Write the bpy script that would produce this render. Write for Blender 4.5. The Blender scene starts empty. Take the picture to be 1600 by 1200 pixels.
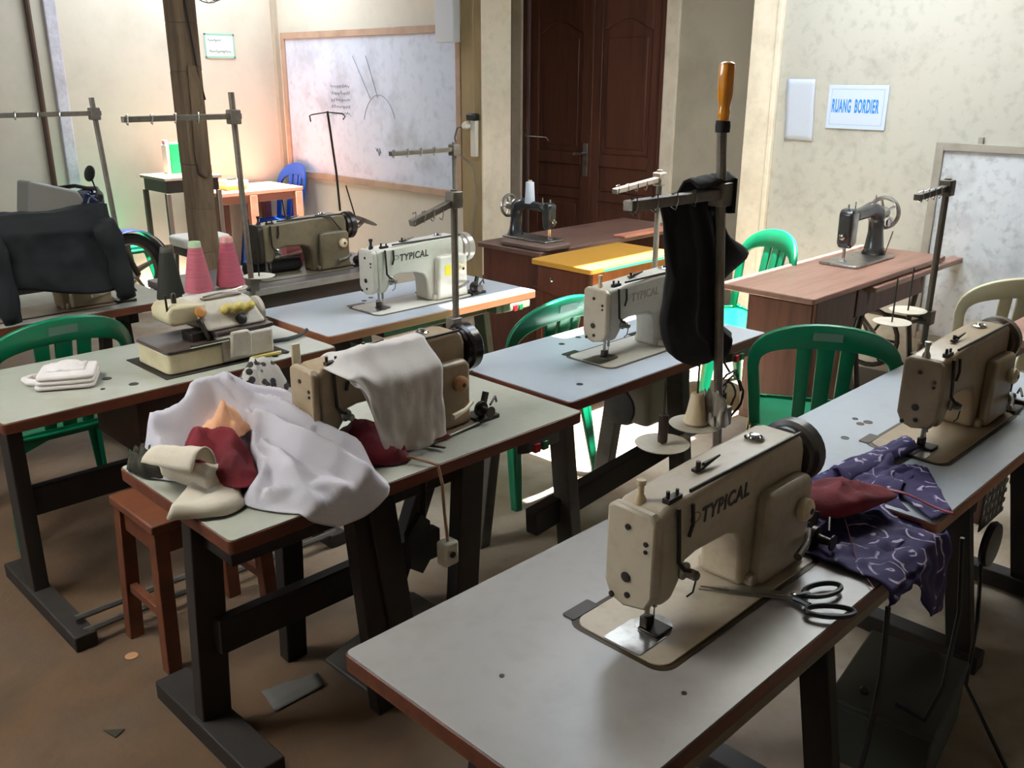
import bpy, bmesh, math, random
from mathutils import Vector, Matrix, noise
random.seed(7)
S = bpy.context.scene
C = S.collection
R = math.radians

# ------------------------------------------------------------------ camera, sky, sun, daylight, exposure
cam = bpy.data.objects.new('camera', bpy.data.cameras.new('camera'))
C.objects.link(cam)
cam.data.sensor_width = 36.0
cam.data.lens = 32.318
cam.data.clip_start = 0.02
cam.matrix_world = Matrix.Translation((0, 0, 1.73775)) @ Matrix.Rotation(R(-45.1145), 4, 'Z') @ Matrix.Rotation(R(90 - 18.586), 4, 'X') @ Matrix.Rotation(R(0.223), 4, 'Z')
S.camera = cam
S.view_settings.view_transform = 'Standard'
S.view_settings.look = 'None'
S.view_settings.exposure = 0.12
S.view_settings.gamma = 1.0
S.view_settings.use_curve_mapping = False
W = bpy.data.worlds.new('sky')
S.world = W
W.use_nodes = True
bg = W.node_tree.nodes['Background']
bg.inputs[0].default_value = (0.80, 0.90, 1.0, 1)
bg.inputs[1].default_value = 11.5


def sun(direction, power, angle):
    d = bpy.data.lights.new('sun', 'SUN')
    d.energy = power
    d.angle = R(angle)
    d.color = (1.0, 0.95, 0.86)
    o = bpy.data.objects.new('sun', d)
    C.objects.link(o)
    o.rotation_euler = Vector(direction).to_track_quat('-Z', 'Y').to_euler()
    return o


def area(name, loc, direction, sx, sy, power, color, portal=False):
    d = bpy.data.lights.new(name, 'AREA')
    d.shape = 'RECTANGLE'
    d.size, d.size_y = sx, sy
    d.energy = power
    d.color = color
    o = bpy.data.objects.new(name, d)
    C.objects.link(o)
    o.location = loc
    o.rotation_euler = Vector(direction).to_track_quat('-Z', 'Y').to_euler()
    if portal:
        d.cycles.is_portal = True
    return o


SUN = sun((-0.05, 0.10, -0.99), 70.0, 1.2)
CEIL = 3.0
HOLE1 = (2.75, 2.1, 5.45, 2.85)    # skylight openings in the roof: x0, y0, x1, y1
HOLE2 = (2.9, 6.55, 4.65, 7.44)
FILL_HOLE_L = (-0.6, 2.3, 0.35, 3.4)      # added roof opening out of view, translucent sheet spreads soft light on the tables
FILL_HOLE_R = (3.5, 1.2, 4.6, 1.95)  # second added opening with a sheet, brightens the right-hand tables
FILL_WIN = (3.3, 4.9, 1.6, 2.5)         # light opening added in the unseen wall behind the camera's left: y0, y1, z0, z1
for h in (HOLE1, HOLE2):
    area('skylight_portal', ((h[0] + h[2]) / 2, (h[1] + h[3]) / 2, CEIL + 0.02), (0, 0, -1), h[2] - h[0], h[3] - h[1], 1, (1, 1, 1), True)
area('window_portal', (-1.62, (FILL_WIN[0] + FILL_WIN[1]) / 2, (FILL_WIN[2] + FILL_WIN[3]) / 2), (1, 0, 0), FILL_WIN[1] - FILL_WIN[0], FILL_WIN[3] - FILL_WIN[2], 1, (1, 1, 1), True)



# ------------------------------------------------------------------ helpers
def lin(c):
    return tuple(((v / 255) / 12.92 if v / 255 <= 0.04045 else ((v / 255 + 0.055) / 1.055) ** 2.4) for v in c)


_m = {}


def mat(name, col, rough=0.6, metal=0.0, spot=None, amt=0.0, scale=6.0, lo=0.45, hi=0.7, bump=0.0, bscale=40.0, trans=0.0, stretch=(1, 1, 1), spec=0.5, fine=0.0, coat=0.0, alpha=1.0):
    """principled material; spot = second colour mixed in by noise (wear, dirt, grain)"""
    if name in _m:
        return _m[name]
    m = bpy.data.materials.new(name)
    m.use_nodes = True
    nt = m.node_tree
    b = nt.nodes['Principled BSDF']
    b.inputs['Base Color'].default_value = (*lin(col), 1)
    b.inputs['Roughness'].default_value = rough
    b.inputs['Metallic'].default_value = metal
    b.inputs['Transmission Weight'].default_value = trans
    b.inputs['Specular IOR Level'].default_value = spec
    b.inputs['Coat Weight'].default_value = coat
    b.inputs['Alpha'].default_value = alpha
    tc = nt.nodes.new('ShaderNodeTexCoord')
    mp = nt.nodes.new('ShaderNodeMapping')
    mp.inputs['Scale'].default_value = stretch
    nt.links.new(tc.outputs['Object'], mp.inputs['Vector'])
    if spot is not None:
        n = nt.nodes.new('ShaderNodeTexNoise')
        n.inputs['Scale'].default_value = scale
        n.inputs['Detail'].default_value = 6
        n.inputs['Roughness'].default_value = 0.62
        nt.links.new(mp.outputs[0], n.inputs['Vector'])
        mr = nt.nodes.new('ShaderNodeMapRange')
        mr.inputs['From Min'].default_value = lo
        mr.inputs['From Max'].default_value = hi
        mr.inputs['To Max'].default_value = amt
        nt.links.new(n.outputs['Fac'], mr.inputs['Value'])
        mx = nt.nodes.new('ShaderNodeMix')
        mx.data_type = 'RGBA'
        mx.inputs['A'].default_value = (*lin(col), 1)
        mx.inputs['B'].default_value = (*lin(spot), 1)
        nt.links.new(mr.outputs[0], mx.inputs['Factor'])
        out = mx.outputs['Result']
        if fine:
            n2 = nt.nodes.new('ShaderNodeTexNoise')
            n2.inputs['Scale'].default_value = scale * 7
            n2.inputs['Detail'].default_value = 4
            nt.links.new(mp.outputs[0], n2.inputs['Vector'])
            mr2 = nt.nodes.new('ShaderNodeMapRange')
            mr2.inputs['From Min'].default_value = 0.52
            mr2.inputs['From Max'].default_value = 0.72
            mr2.inputs['To Max'].default_value = fine
            nt.links.new(n2.outputs['Fac'], mr2.inputs['Value'])
            mx2 = nt.nodes.new('ShaderNodeMix')
            mx2.data_type = 'RGBA'
            mx2.inputs['B'].default_value = (*lin(spot), 1)
            nt.links.new(out, mx2.inputs['A'])
            nt.links.new(mr2.outputs[0], mx2.inputs['Factor'])
            out = mx2.outputs['Result']
        nt.links.new(out, b.inputs['Base Color'])
    if bump:
        n = nt.nodes.new('ShaderNodeTexNoise')
        n.inputs['Scale'].default_value = bscale
        n.inputs['Detail'].default_value = 5
        nt.links.new(mp.outputs[0], n.inputs['Vector'])
        bp = nt.nodes.new('ShaderNodeBump')
        bp.inputs['Strength'].default_value = bump
        bp.inputs['Distance'].default_value = 0.01
        nt.links.new(n.outputs['Fac'], bp.inputs['Height'])
        nt.links.new(bp.outputs[0], b.inputs['Normal'])
    _m[name] = m
    return m


class MB:
    """collects shapes into one mesh"""

    def __init__(s):
        s.v, s.f = [], []

    def add(s, vs, fs, M=None):
        o = len(s.v)
        s.v += [tuple(M @ Vector(p)) if M else tuple(p) for p in vs]
        s.f += [tuple(i + o for i in f) for f in fs]
        return s

    def box(s, x0, y0, z0, x1, y1, z1, M=None):
        vs = [(x, y, z) for z in (z0, z1) for y in (y0, y1) for x in (x0, x1)]
        return s.add(vs, [(0, 2, 3, 1), (4, 5, 7, 6), (0, 1, 5, 4), (1, 3, 7, 5), (3, 2, 6, 7), (2, 0, 4, 6)], M)

    def beam(s, p, q, w, h, w2=None, h2=None, up=(0, 0, 1)):
        p, q = Vector(p), Vector(q)
        d = (q - p).normalized()
        u = Vector(up)
        if abs(d.dot(u)) > 0.95:
            u = Vector((0, 1, 0))
        a = d.cross(u).normalized()
        b = a.cross(d).normalized()
        w2 = w if w2 is None else w2
        h2 = h if h2 is None else h2
        vs = [c + a * sx * ww / 2 + b * sy * hh / 2 for c, ww, hh in ((p, w, h), (q, w2, h2)) for sx, sy in ((-1, -1), (1, -1), (1, 1), (-1, 1))]
        return s.add(vs, [(3, 2, 1, 0), (4, 5, 6, 7), (0, 1, 5, 4), (1, 2, 6, 5), (2, 3, 7, 6), (3, 0, 4, 7)])

    def tube(s, pts, r, n=8):
        P = [Vector(p) for p in pts]
        rs = r if isinstance(r, (list, tuple)) else [r] * len(P)
        d0 = (P[1] - P[0]).normalized()
        a = d0.cross(Vector((0, 0, 1)) if abs(d0.z) < 0.9 else Vector((1, 0, 0))).normalized()
        vs, fs = [], []
        for i, p in enumerate(P):
            d = (P[min(i + 1, len(P) - 1)] - P[max(i - 1, 0)]).normalized()
            a = (a - d * a.dot(d)).normalized()
            b = d.cross(a)
            for k in range(n):
                t = 2 * math.pi * k / n
                vs.append(p + (a * math.cos(t) + b * math.sin(t)) * rs[i])
        for i in range(len(P) - 1):
            for k in range(n):
                k2 = (k + 1) % n
                fs.append((i * n + k, i * n + k2, (i + 1) * n + k2, (i + 1) * n + k))
        fs.append(tuple(range(n))[::-1])
        fs.append(tuple((len(P) - 1) * n + k for k in range(n)))
        return s.add(vs, fs)

    def lathe(s, prof, n=20, M=None):
        """profile [(r, z)] turned about local z"""
        vs, fs = [], []
        for r_, z in prof:
            for k in range(n):
                t = 2 * math.pi * k / n
                vs.append((r_ * math.cos(t), r_ * math.sin(t), z))
        for i in range(len(prof) - 1):
            for k in range(n):
                k2 = (k + 1) % n
                fs.append((i * n + k, i * n + k2, (i + 1) * n + k2, (i + 1) * n + k))
        fs.append(tuple(range(n))[::-1])
        fs.append(tuple((len(prof) - 1) * n + k for k in range(n)))
        return s.add(vs, fs, M)

    def prism(s, poly, d0, d1, plane='xz', M=None):
        """2D outline (counter-clockwise) pulled along the remaining axis"""
        def P(a, b, d):
            return {'xz': (a, d, b), 'yz': (d, a, b), 'xy': (a, b, d)}[plane]
        n = len(poly)
        vs = [P(a, b, d0) for a, b in poly] + [P(a, b, d1) for a, b in poly]
        fs = [tuple(range(n)), tuple(range(2 * n - 1, n - 1, -1))]
        fs += [(i, i + n, (i + 1) % n + n, (i + 1) % n) for i in range(n)]
        return s.add(vs, fs, M)

    def grid(s, fn, nu, nv, closed_u=False):
        vs = [fn(i / (nu - (0 if closed_u else 1)), j / (nv - 1)) for j in range(nv) for i in range(nu)]
        fs = []
        for j in range(nv - 1):
            for i in range(nu - (0 if closed_u else 1)):
                i2 = (i + 1) % nu
                fs.append((j * nu + i, j * nu + i2, (j + 1) * nu + i2, (j + 1) * nu + i))
        return s.add(vs, fs)

    def build(s, name, m, parent=None, bevel=0.0, seg=2, smooth=35, sub=0, solid=0.0, loc=None, solid_off=-1):
        me = bpy.data.meshes.new(name)
        me.from_pydata([tuple(p) for p in s.v], [], s.f)
        bm = bmesh.new()
        bm.from_mesh(me)
        bmesh.ops.recalc_face_normals(bm, faces=bm.faces)
        bm.to_mesh(me)
        bm.free()
        me.materials.append(m)
        if smooth:
            for p in me.polygons:
                p.use_smooth = True
            me.set_sharp_from_angle(angle=R(smooth))
        o = bpy.data.objects.new(name, me)
        C.objects.link(o)
        if parent:
            o.parent = parent
        if loc:
            o.location = loc
        if solid:
            md = o.modifiers.new('s', 'SOLIDIFY')
            md.thickness = solid
            md.offset = solid_off
        if bevel:
            md = o.modifiers.new('b', 'BEVEL')
            md.width = bevel
            md.segments = seg
            md.limit_method = 'ANGLE'
            md.angle_limit = R(40)
        if sub:
            md = o.modifiers.new('u', 'SUBSURF')
            md.levels = md.render_levels = sub
        return o


def tag(o, label, cat, group=None):
    o['label'] = label
    o['category'] = cat
    if group:
        o['group'] = group
    return o


def thing(name, label, cat, loc=(0, 0, 0), rz=0.0, group=None):
    o = bpy.data.objects.new(name, None)
    C.objects.link(o)
    o.location = loc
    o.rotation_euler = (0, 0, R(rz))
    return tag(o, label, cat, group)


def struct(o):
    o['kind'] = 'structure'
    return o


def dup(root, label, loc, rz=None, skip=()):
    r = root.copy()
    C.objects.link(r)
    r['label'] = label
    r.location = loc
    if rz is not None:
        r.rotation_euler = (0, 0, R(rz))
    for ch in list(root.children):
        if ch.name.split('.')[0] in skip:
            continue
        c = ch.copy()
        C.objects.link(c)
        c.parent = r
        for g in list(ch.children):
            d = g.copy()
            C.objects.link(d)
            d.parent = c
    return r


def rrect(x0, y0, x1, y1, r, n=5):
    pts = []
    for cx, cy, a in ((x1 - r, y0 + r, -90), (x1 - r, y1 - r, 0), (x0 + r, y1 - r, 90), (x0 + r, y0 + r, 180)):
        for k in range(n + 1):
            t = R(a + 90 * k / n)
            pts.append((cx + r * math.cos(t), cy + r * math.sin(t)))
    return pts


def RX(a): return Matrix.Rotation(R(a), 4, 'X')
def RY(a): return Matrix.Rotation(R(a), 4, 'Y')
def RZ(a): return Matrix.Rotation(R(a), 4, 'Z')
def T(x, y, z): return Matrix.Translation((x, y, z))


def text(name, body, size, m, parent, M, extrude=0.0006, shear=0.0, offset=0.0, sx=1.0, align='LEFT'):
    cu = bpy.data.curves.new(name, 'FONT')
    cu.body = body
    cu.size = size
    cu.space_character = 1.12
    cu.extrude = extrude
    cu.shear = shear
    cu.offset = offset
    cu.align_x = align
    cu.align_y = 'CENTER'
    cu.materials.append(m)
    tmp = bpy.data.objects.new(name, cu)
    C.objects.link(tmp)
    bpy.context.view_layer.update()
    me = bpy.data.meshes.new_from_object(tmp.evaluated_get(bpy.context.evaluated_depsgraph_get()))
    bpy.data.objects.remove(tmp)
    bpy.data.curves.remove(cu)
    o = bpy.data.objects.new(name, me)
    C.objects.link(o)
    if parent:
        o.parent = parent
    o.matrix_local = M @ Matrix.Diagonal((sx, 1, 1, 1))
    return o


def sm(a, b, x):
    t = max(0.0, min(1.0, (x - a) / (b - a)))
    return t * t * (3 - 2 * t)


def nz(x, y, z=0.0):
    return noise.noise(Vector((x, y, z)))


# ------------------------------------------------------------------ materials
WALLM = mat('wall_paint', (208, 200, 184), 0.85, spot=(156, 148, 132), amt=0.4, scale=1.3, lo=0.5, hi=0.8, fine=0.07, bump=0.15, bscale=14)
WALLR = mat('wall_paint_stained', (178, 175, 165), 0.85, spot=(118, 113, 100), amt=0.4, scale=2.6, lo=0.54, hi=0.76, fine=0.28, bump=0.15, bscale=14)
WALLD = mat('wall_paint_cream', (182, 172, 154), 0.85, spot=(134, 124, 104), amt=0.45, scale=1.5, bump=0.1)
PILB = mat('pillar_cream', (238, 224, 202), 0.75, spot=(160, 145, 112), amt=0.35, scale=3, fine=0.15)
PILT_SHADED = mat('pillar_tan', (160, 138, 98), 0.75, spot=(112, 96, 66), amt=0.5, scale=3, stretch=(1, 1, 0.4), fine=0.2)
FLOORM0 = mat('floor_concrete', (158, 147, 132), 0.75, spot=(112, 86, 56), amt=0.85, scale=1.1, lo=0.42, hi=0.66, fine=0.35, bump=0.35, bscale=18)
def earth_floor():
    m = FLOORM0
    nt = m.node_tree
    b = nt.nodes['Principled BSDF']
    src = b.inputs['Base Color'].links[0].from_socket
    tc = nt.nodes.new('ShaderNodeTexCoord')
    sx = nt.nodes.new('ShaderNodeSeparateXYZ')
    nt.links.new(tc.outputs['Object'], sx.inputs[0])
    n = nt.nodes.new('ShaderNodeTexNoise')
    n.inputs['Scale'].default_value = 2.2
    n.inputs['Detail'].default_value = 7
    nt.links.new(tc.outputs['Object'], n.inputs['Vector'])
    ad = nt.nodes.new('ShaderNodeMath')
    ad.operation = 'MULTIPLY_ADD'
    ad.inputs[1].default_value = 1.6
    nt.links.new(n.outputs['Fac'], ad.inputs[0])
    nt.links.new(sx.outputs['X'], ad.inputs[2])
    mr = nt.nodes.new('ShaderNodeMapRange')
    mr.inputs['From Min'].default_value = 1.9
    mr.inputs['From Max'].default_value = 3.3
    mr.inputs['To Min'].default_value = 0.92
    mr.inputs['To Max'].default_value = 0.0
    nt.links.new(ad.outputs[0], mr.inputs['Value'])
    n2 = nt.nodes.new('ShaderNodeTexNoise')
    n2.inputs['Scale'].default_value = 5
    n2.inputs['Detail'].default_value = 8
    nt.links.new(tc.outputs['Object'], n2.inputs['Vector'])
    e = nt.nodes.new('ShaderNodeMix')
    e.data_type = 'RGBA'
    e.inputs['A'].default_value = (*lin((48, 35, 24)), 1)
    e.inputs['B'].default_value = (*lin((108, 74, 40)), 1)
    nt.links.new(n2.outputs['Fac'], e.inputs['Factor'])
    mx = nt.nodes.new('ShaderNodeMix')
    mx.data_type = 'RGBA'
    nt.links.new(mr.outputs[0], mx.inputs['Factor'])
    nt.links.new(src, mx.inputs['A'])
    nt.links.new(e.outputs['Result'], mx.inputs['B'])
    nt.links.new(mx.outputs['Result'], b.inputs['Base Color'])
    return m


FLOORM = earth_floor()
CEILM = mat('ceiling_boards', (120, 112, 98), 0.9)
LAM = mat('laminate_grey', (158, 154, 152), 0.3, spot=(122, 114, 106), amt=0.5, scale=3.2, lo=0.48, hi=0.75, fine=0.12)
LAMB = mat('laminate_blue_grey', (166, 173, 182), 0.28, spot=(130, 135, 140), amt=0.45, scale=3.0, lo=0.5, hi=0.75, fine=0.1)
LAMG = mat('laminate_green_grey', (164, 164, 152), 0.35, spot=(124, 116, 90), amt=0.55, scale=3.0, lo=0.5, hi=0.72, fine=0.1)
LAMY = mat('laminate_cream_grey', (166, 160, 142), 0.35, spot=(112, 108, 82), amt=0.6, scale=3.4, lo=0.48, hi=0.72, fine=0.15)
EDGE = mat('wood_edge_red', (104, 52, 33), 0.45, spot=(54, 25, 16), amt=0.7, scale=9, stretch=(0.25, 3, 3), fine=0.3)
EDGE2 = mat('wood_edge_tan', (158, 102, 72), 0.5, spot=(110, 64, 42), amt=0.5, scale=9, stretch=(0.25, 3, 3), fine=0.3)
EDGEG = mat('edge_grey_metal', (140, 134, 130), 0.4, spot=(84, 76, 72), amt=0.5, scale=9)
DARKW = mat('stand_dark_wood', (36, 28, 23), 0.65, spot=(18, 14, 11), amt=0.7, scale=6, stretch=(2, 2, 0.3), fine=0.3)
GREYM = mat('stand_grey_metal', (84, 80, 74), 0.5, spot=(44, 38, 32), amt=0.6, scale=6, fine=0.25)
POLEM = mat('thread_pole_metal', (122, 114, 104), 0.42, 0.35, spot=(70, 58, 46), amt=0.5, scale=14, fine=0.3)
BLACK = mat('black_plastic', (24, 22, 22), 0.45)
RUBBER = mat('black_rubber', (20, 19, 19), 0.7)
STEEL = mat('worn_steel', (168, 164, 158), 0.28, 0.85, spot=(84, 76, 66), amt=0.6, scale=18)
DSTEEL = mat('dark_steel', (66, 60, 54), 0.4, 0.7, spot=(30, 24, 20), amt=0.6, scale=16)
CHROME = mat('chrome', (210, 210, 212), 0.12, 1.0)
MWHITE = mat('machine_paint_cream', (186, 172, 152), 0.38, spot=(120, 98, 66), amt=0.6, scale=5, lo=0.52, hi=0.76, fine=0.18)
MBRIGHT = mat('machine_paint_white', (206, 200, 188), 0.35, spot=(150, 136, 108), amt=0.4, scale=5, lo=0.55, hi=0.78, fine=0.12)
MGREY = mat('machine_paint_grey_white', (182, 178, 168), 0.38, spot=(128, 112, 86), amt=0.5, scale=5, lo=0.52, hi=0.76, fine=0.15)
MBEIGE = mat('machine_paint_beige', (146, 126, 98), 0.4, spot=(104, 78, 44), amt=0.65, scale=4, lo=0.46, hi=0.72, fine=0.2)
MTAN = mat('machine_paint_tan', (158, 138, 112), 0.4, spot=(110, 88, 60), amt=0.5, scale=5, fine=0.2)
MOLIVE = mat('machine_paint_olive', (112, 102, 80), 0.42, spot=(62, 52, 36), amt=0.6, scale=5, fine=0.25)
MBLACK = mat('machine_paint_black', (42, 42, 44), 0.25, spot=(80, 80, 82), amt=0.4, scale=9, coat=0.4)
CREAMP = mat('cream_plastic', (214, 196, 164), 0.4, spot=(170, 140, 96), amt=0.4, scale=14)
YELP = mat('yellow_plastic', (206, 186, 104), 0.4)
GREEN = mat('green_chair_plastic', (4, 112, 78), 0.3, spot=(3, 84, 58), amt=0.5, scale=5, spec=0.5)
GREEN2 = mat('green_label_patch', (88, 122, 108), 0.6)
BLUE = mat('blue_chair_plastic', (24, 92, 200), 0.32)
BEIGEC = mat('beige_chair_plastic', (186, 180, 152), 0.4, spot=(150, 144, 118), amt=0.4, scale=5)
WOODR = mat('red_brown_wood', (96, 54, 40), 0.5, spot=(52, 26, 20), amt=0.7, scale=5, stretch=(4, 4, 0.35), fine=0.3)
WOODT = mat('treadle_table_wood', (150, 112, 98), 0.4, spot=(98, 66, 56), amt=0.6, scale=4, stretch=(0.4, 4, 4), fine=0.3)
WOODP = mat('pink_brown_wood', (186, 120, 98), 0.5, spot=(130, 76, 60), amt=0.5, scale=5, stretch=(0.4, 3, 3), fine=0.2)
WOODY = mat('yellow_laminate', (192, 142, 62), 0.28, spot=(156, 108, 46), amt=0.4, scale=3)
WOODLIT = mat('orange_wood', (196, 98, 36), 0.45, spot=(150, 66, 24), amt=0.6, scale=5, stretch=(2, 2, 0.3))
WOODST = mat('stool_brown_wood', (104, 56, 32), 0.5, spot=(60, 28, 16), amt=0.6, scale=5, stretch=(0.4, 3, 3), fine=0.25)
DOORM = mat('door_wood', (98, 58, 42), 0.45, spot=(56, 30, 22), amt=0.7, scale=4, stretch=(3, 3, 0.25), fine=0.25)
POSTD = mat('post_weathered_wood', (118, 98, 76), 0.8, spot=(62, 46, 34), amt=0.7, scale=4, stretch=(4, 4, 0.4), fine=0.4)
FRAMEW = mat('whiteboard_frame_wood', (178, 150, 128), 0.6, spot=(130, 102, 82), amt=0.5, scale=6)
FRAMEG = mat('whiteboard_frame_grey', (150, 144, 134), 0.6, spot=(104, 98, 88), amt=0.5, scale=6)
WB = mat('whiteboard_surface', (206, 214, 230), 0.3, spot=(142, 148, 162), amt=0.75, scale=2.2, lo=0.5, hi=0.75, fine=0.3)
WB2 = mat('whiteboard_surface_scuffed', (208, 212, 216), 0.35, spot=(120, 122, 128), amt=0.6, scale=3.2, lo=0.52, hi=0.74, fine=0.5)
INK = mat('marker_ink', (150, 154, 168), 0.6)
PAPER = mat('paper_white', (186, 192, 206), 0.7, spot=(184, 192, 208), amt=0.5, scale=6)
PAPERB = mat('paper_sign_ground', (192, 204, 222), 0.7)
SIGNB = mat('sign_blue_print', (24, 128, 206), 0.6)
SIGND = mat('sign_line_print', (150, 176, 206), 0.6)
TEAL = mat('sign_green_border', (150, 196, 180), 0.6)
WCLOTH = mat('white_cotton', (218, 212, 220), 0.85, spot=(190, 180, 196), amt=0.5, scale=4, bump=0.12, bscale=160)
WCLOTH2 = mat('white_lining_cloth', (214, 206, 202), 0.85, spot=(184, 174, 172), amt=0.4, scale=5, bump=0.08, bscale=120)
CCLOTH = mat('cream_cloth', (206, 194, 176), 0.85, spot=(170, 156, 138), amt=0.4, scale=6, bump=0.12, bscale=160)
TOWEL = mat('white_folded_cloth', (228, 218, 214), 0.9, spot=(200, 186, 180), amt=0.4, scale=8, bump=0.2, bscale=120)
MAROON = mat('maroon_cloth', (112, 14, 30), 0.85, spot=(60, 6, 16), amt=0.6, scale=7, bump=0.15, bscale=140)
PEACH = mat('peach_cloth', (222, 166, 128), 0.85, spot=(188, 126, 92), amt=0.5, scale=14)
NAVY = mat('navy_coat_cloth', (12, 16, 21), 0.85, spot=(8, 10, 10), amt=0.6, scale=4, bump=0.15, bscale=120)
BLKC = mat('black_cloth', (20, 17, 17), 0.9, spot=(32, 26, 28), amt=0.5, scale=7, bump=0.15, bscale=120)
OLIVEC = mat('dark_olive_scraps', (42, 38, 26), 0.9, spot=(80, 76, 60), amt=0.4, scale=18)
RED = mat('red_button', (196, 24, 44), 0.35)
GBUT = mat('green_button', (30, 120, 70), 0.35)
PINKT = mat('pink_thread', (184, 96, 110), 0.8, spot=(150, 66, 84), amt=0.5, scale=60, stretch=(0.2, 0.2, 4), bump=0.3, bscale=90)
ORANGE = mat('amber_handle', (244, 156, 16), 0.12, trans=0.15, coat=0.5)
MBODY = mat('motorcycle_blue_paint', (24, 34, 66), 0.2, coat=0.6)
TYRE = mat('tyre_rubber', (26, 25, 25), 0.85)
JERRY = mat('green_sign_paint', (20, 170, 90), 0.5, spot=(10, 130, 66), amt=0.5, scale=14)
LETT = mat('dark_letter_print', (62, 54, 50), 0.5)
LETTF = mat('faded_letter_print', (150, 144, 134), 0.5)
LETTG = mat('faded_brown_letter_print', (120, 100, 74), 0.5)


def batik():
    m = bpy.data.materials.new('purple_print_cloth')
    m.use_nodes = True
    nt = m.node_tree
    b = nt.nodes['Principled BSDF']
    b.inputs['Roughness'].default_value = 0.8
    tc = nt.nodes.new('ShaderNodeTexCoord')
    n0 = nt.nodes.new('ShaderNodeTexNoise')
    n0.inputs['Scale'].default_value = 9
    nt.links.new(tc.outputs['Object'], n0.inputs['Vector'])
    mixv = nt.nodes.new('ShaderNodeMix')
    mixv.data_type = 'VECTOR'
    mixv.inputs['Factor'].default_value = 0.10
    nt.links.new(tc.outputs['Object'], mixv.inputs['A'])
    nt.links.new(n0.outputs['Color'], mixv.inputs['B'])
    v = nt.nodes.new('ShaderNodeTexVoronoi')
    v.inputs['Scale'].default_value = 11.5
    nt.links.new(mixv.outputs['Result'], v.inputs['Vector'])
    w = nt.nodes.new('ShaderNodeMath')
    w.operation = 'MULTIPLY'
    w.inputs[1].default_value = 19
    nt.links.new(v.outputs['Distance'], w.inputs[0])
    s = nt.nodes.new('ShaderNodeMath')
    s.operation = 'SINE'
    nt.links.new(w.outputs[0], s.inputs[0])
    n1 = nt.nodes.new('ShaderNodeTexNoise')
    n1.inputs['Scale'].default_value = 17
    nt.links.new(tc.outputs['Object'], n1.inputs['Vector'])
    mr0 = nt.nodes.new('ShaderNodeMapRange')
    mr0.inputs['From Min'].default_value = 0.44
    mr0.inputs['From Max'].default_value = 0.54
    nt.links.new(n1.outputs['Fac'], mr0.inputs['Value'])
    mr = nt.nodes.new('ShaderNodeMapRange')
    mr.inputs['From Min'].default_value = 0.82
    mr.inputs['From Max'].default_value = 0.93
    nt.links.new(s.outputs[0], mr.inputs['Value'])
    mul = nt.nodes.new('ShaderNodeMath')
    mul.operation = 'MULTIPLY'
    nt.links.new(mr.outputs[0], mul.inputs[0])
    nt.links.new(mr0.outputs[0], mul.inputs[1])
    mx = nt.nodes.new('ShaderNodeMix')
    mx.data_type = 'RGBA'
    mx.inputs['A'].default_value = (*lin((42, 30, 84)), 1)
    mx.inputs['B'].default_value = (*lin((190, 176, 206)), 1)
    nt.links.new(mul.outputs[0], mx.inputs['Factor'])
    nt.links.new(mx.outputs['Result'], b.inputs['Base Color'])
    return m


BATIK = batik()


def patterned():
    m = mat('black_white_print_cloth', (206, 200, 190), 0.85)
    nt = m.node_tree
    b = nt.nodes['Principled BSDF']
    tc = nt.nodes.new('ShaderNodeTexCoord')
    v = nt.nodes.new('ShaderNodeTexVoronoi')
    v.inputs['Scale'].default_value = 42
    nt.links.new(tc.outputs['Object'], v.inputs['Vector'])
    cr = nt.nodes.new('ShaderNodeValToRGB')
    cr.color_ramp.elements[0].position = 0.38
    cr.color_ramp.elements[0].color = (0.03, 0.025, 0.025, 1)
    cr.color_ramp.elements[1].position = 0.46
    cr.color_ramp.elements[1].color = (0.5, 0.47, 0.43, 1)
    nt.links.new(v.outputs['Distance'], cr.inputs[0])
    nt.links.new(cr.outputs[0], b.inputs['Base Color'])
    return m


PATT = patterned()


# ------------------------------------------------------------------ the room
struct(MB().box(-1.8, -2.7, -0.1, 6.2, 7.9, 0).build('floor', FLOORM, smooth=0))


def ceiling():
    xs = sorted({-1.8, 6.2, HOLE1[0], HOLE1[2], HOLE2[0], HOLE2[2], FILL_HOLE_L[0], FILL_HOLE_L[2], FILL_HOLE_R[0], FILL_HOLE_R[2]})
    ys = sorted({-2.7, 7.9, HOLE1[1], HOLE1[3], HOLE2[1], HOLE2[3], FILL_HOLE_L[1], FILL_HOLE_L[3], FILL_HOLE_R[1], FILL_HOLE_R[3]})
    mb = MB()
    for x0, x1 in zip(xs, xs[1:]):
        for y0, y1 in zip(ys, ys[1:]):
            cx, cy = (x0 + x1) / 2, (y0 + y1) / 2
            if any(h[0] < cx < h[2] and h[1] < cy < h[3] for h in (HOLE1, HOLE2, FILL_HOLE_L, FILL_HOLE_R)):
                continue
            mb.box(x0, y0, CEIL, x1, y1, CEIL + 0.08)
    struct(mb.build('ceiling', CEILM, smooth=0))


ceiling()


def fill_roof_sheet():
    m = bpy.data.materials.new('translucent_fibreglass')
    m.use_nodes = True
    nt = m.node_tree
    nt.nodes.remove(nt.nodes['Principled BSDF'])
    t = nt.nodes.new('ShaderNodeBsdfTranslucent')
    t.inputs[0].default_value = (0.74, 0.75, 0.72, 1)
    nt.links.new(t.outputs[0], nt.nodes['Material Output'].inputs[0])
    for k, h in enumerate((FILL_HOLE_L, FILL_HOLE_R)):
        w = bpy.data.objects.new('window_%d' % (k + 1), None)  # unseen sheets added as soft overhead fill light
        C.objects.link(w)
        w['kind'] = 'structure'
        MB().grid(lambda u, v: (h[0] + (h[2] - h[0]) * u, h[1] + (h[3] - h[1]) * v, CEIL + 0.05 + 0.012 * math.sin(60 * u)), 42, 2).build('pane', m, w, smooth=180)


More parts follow.
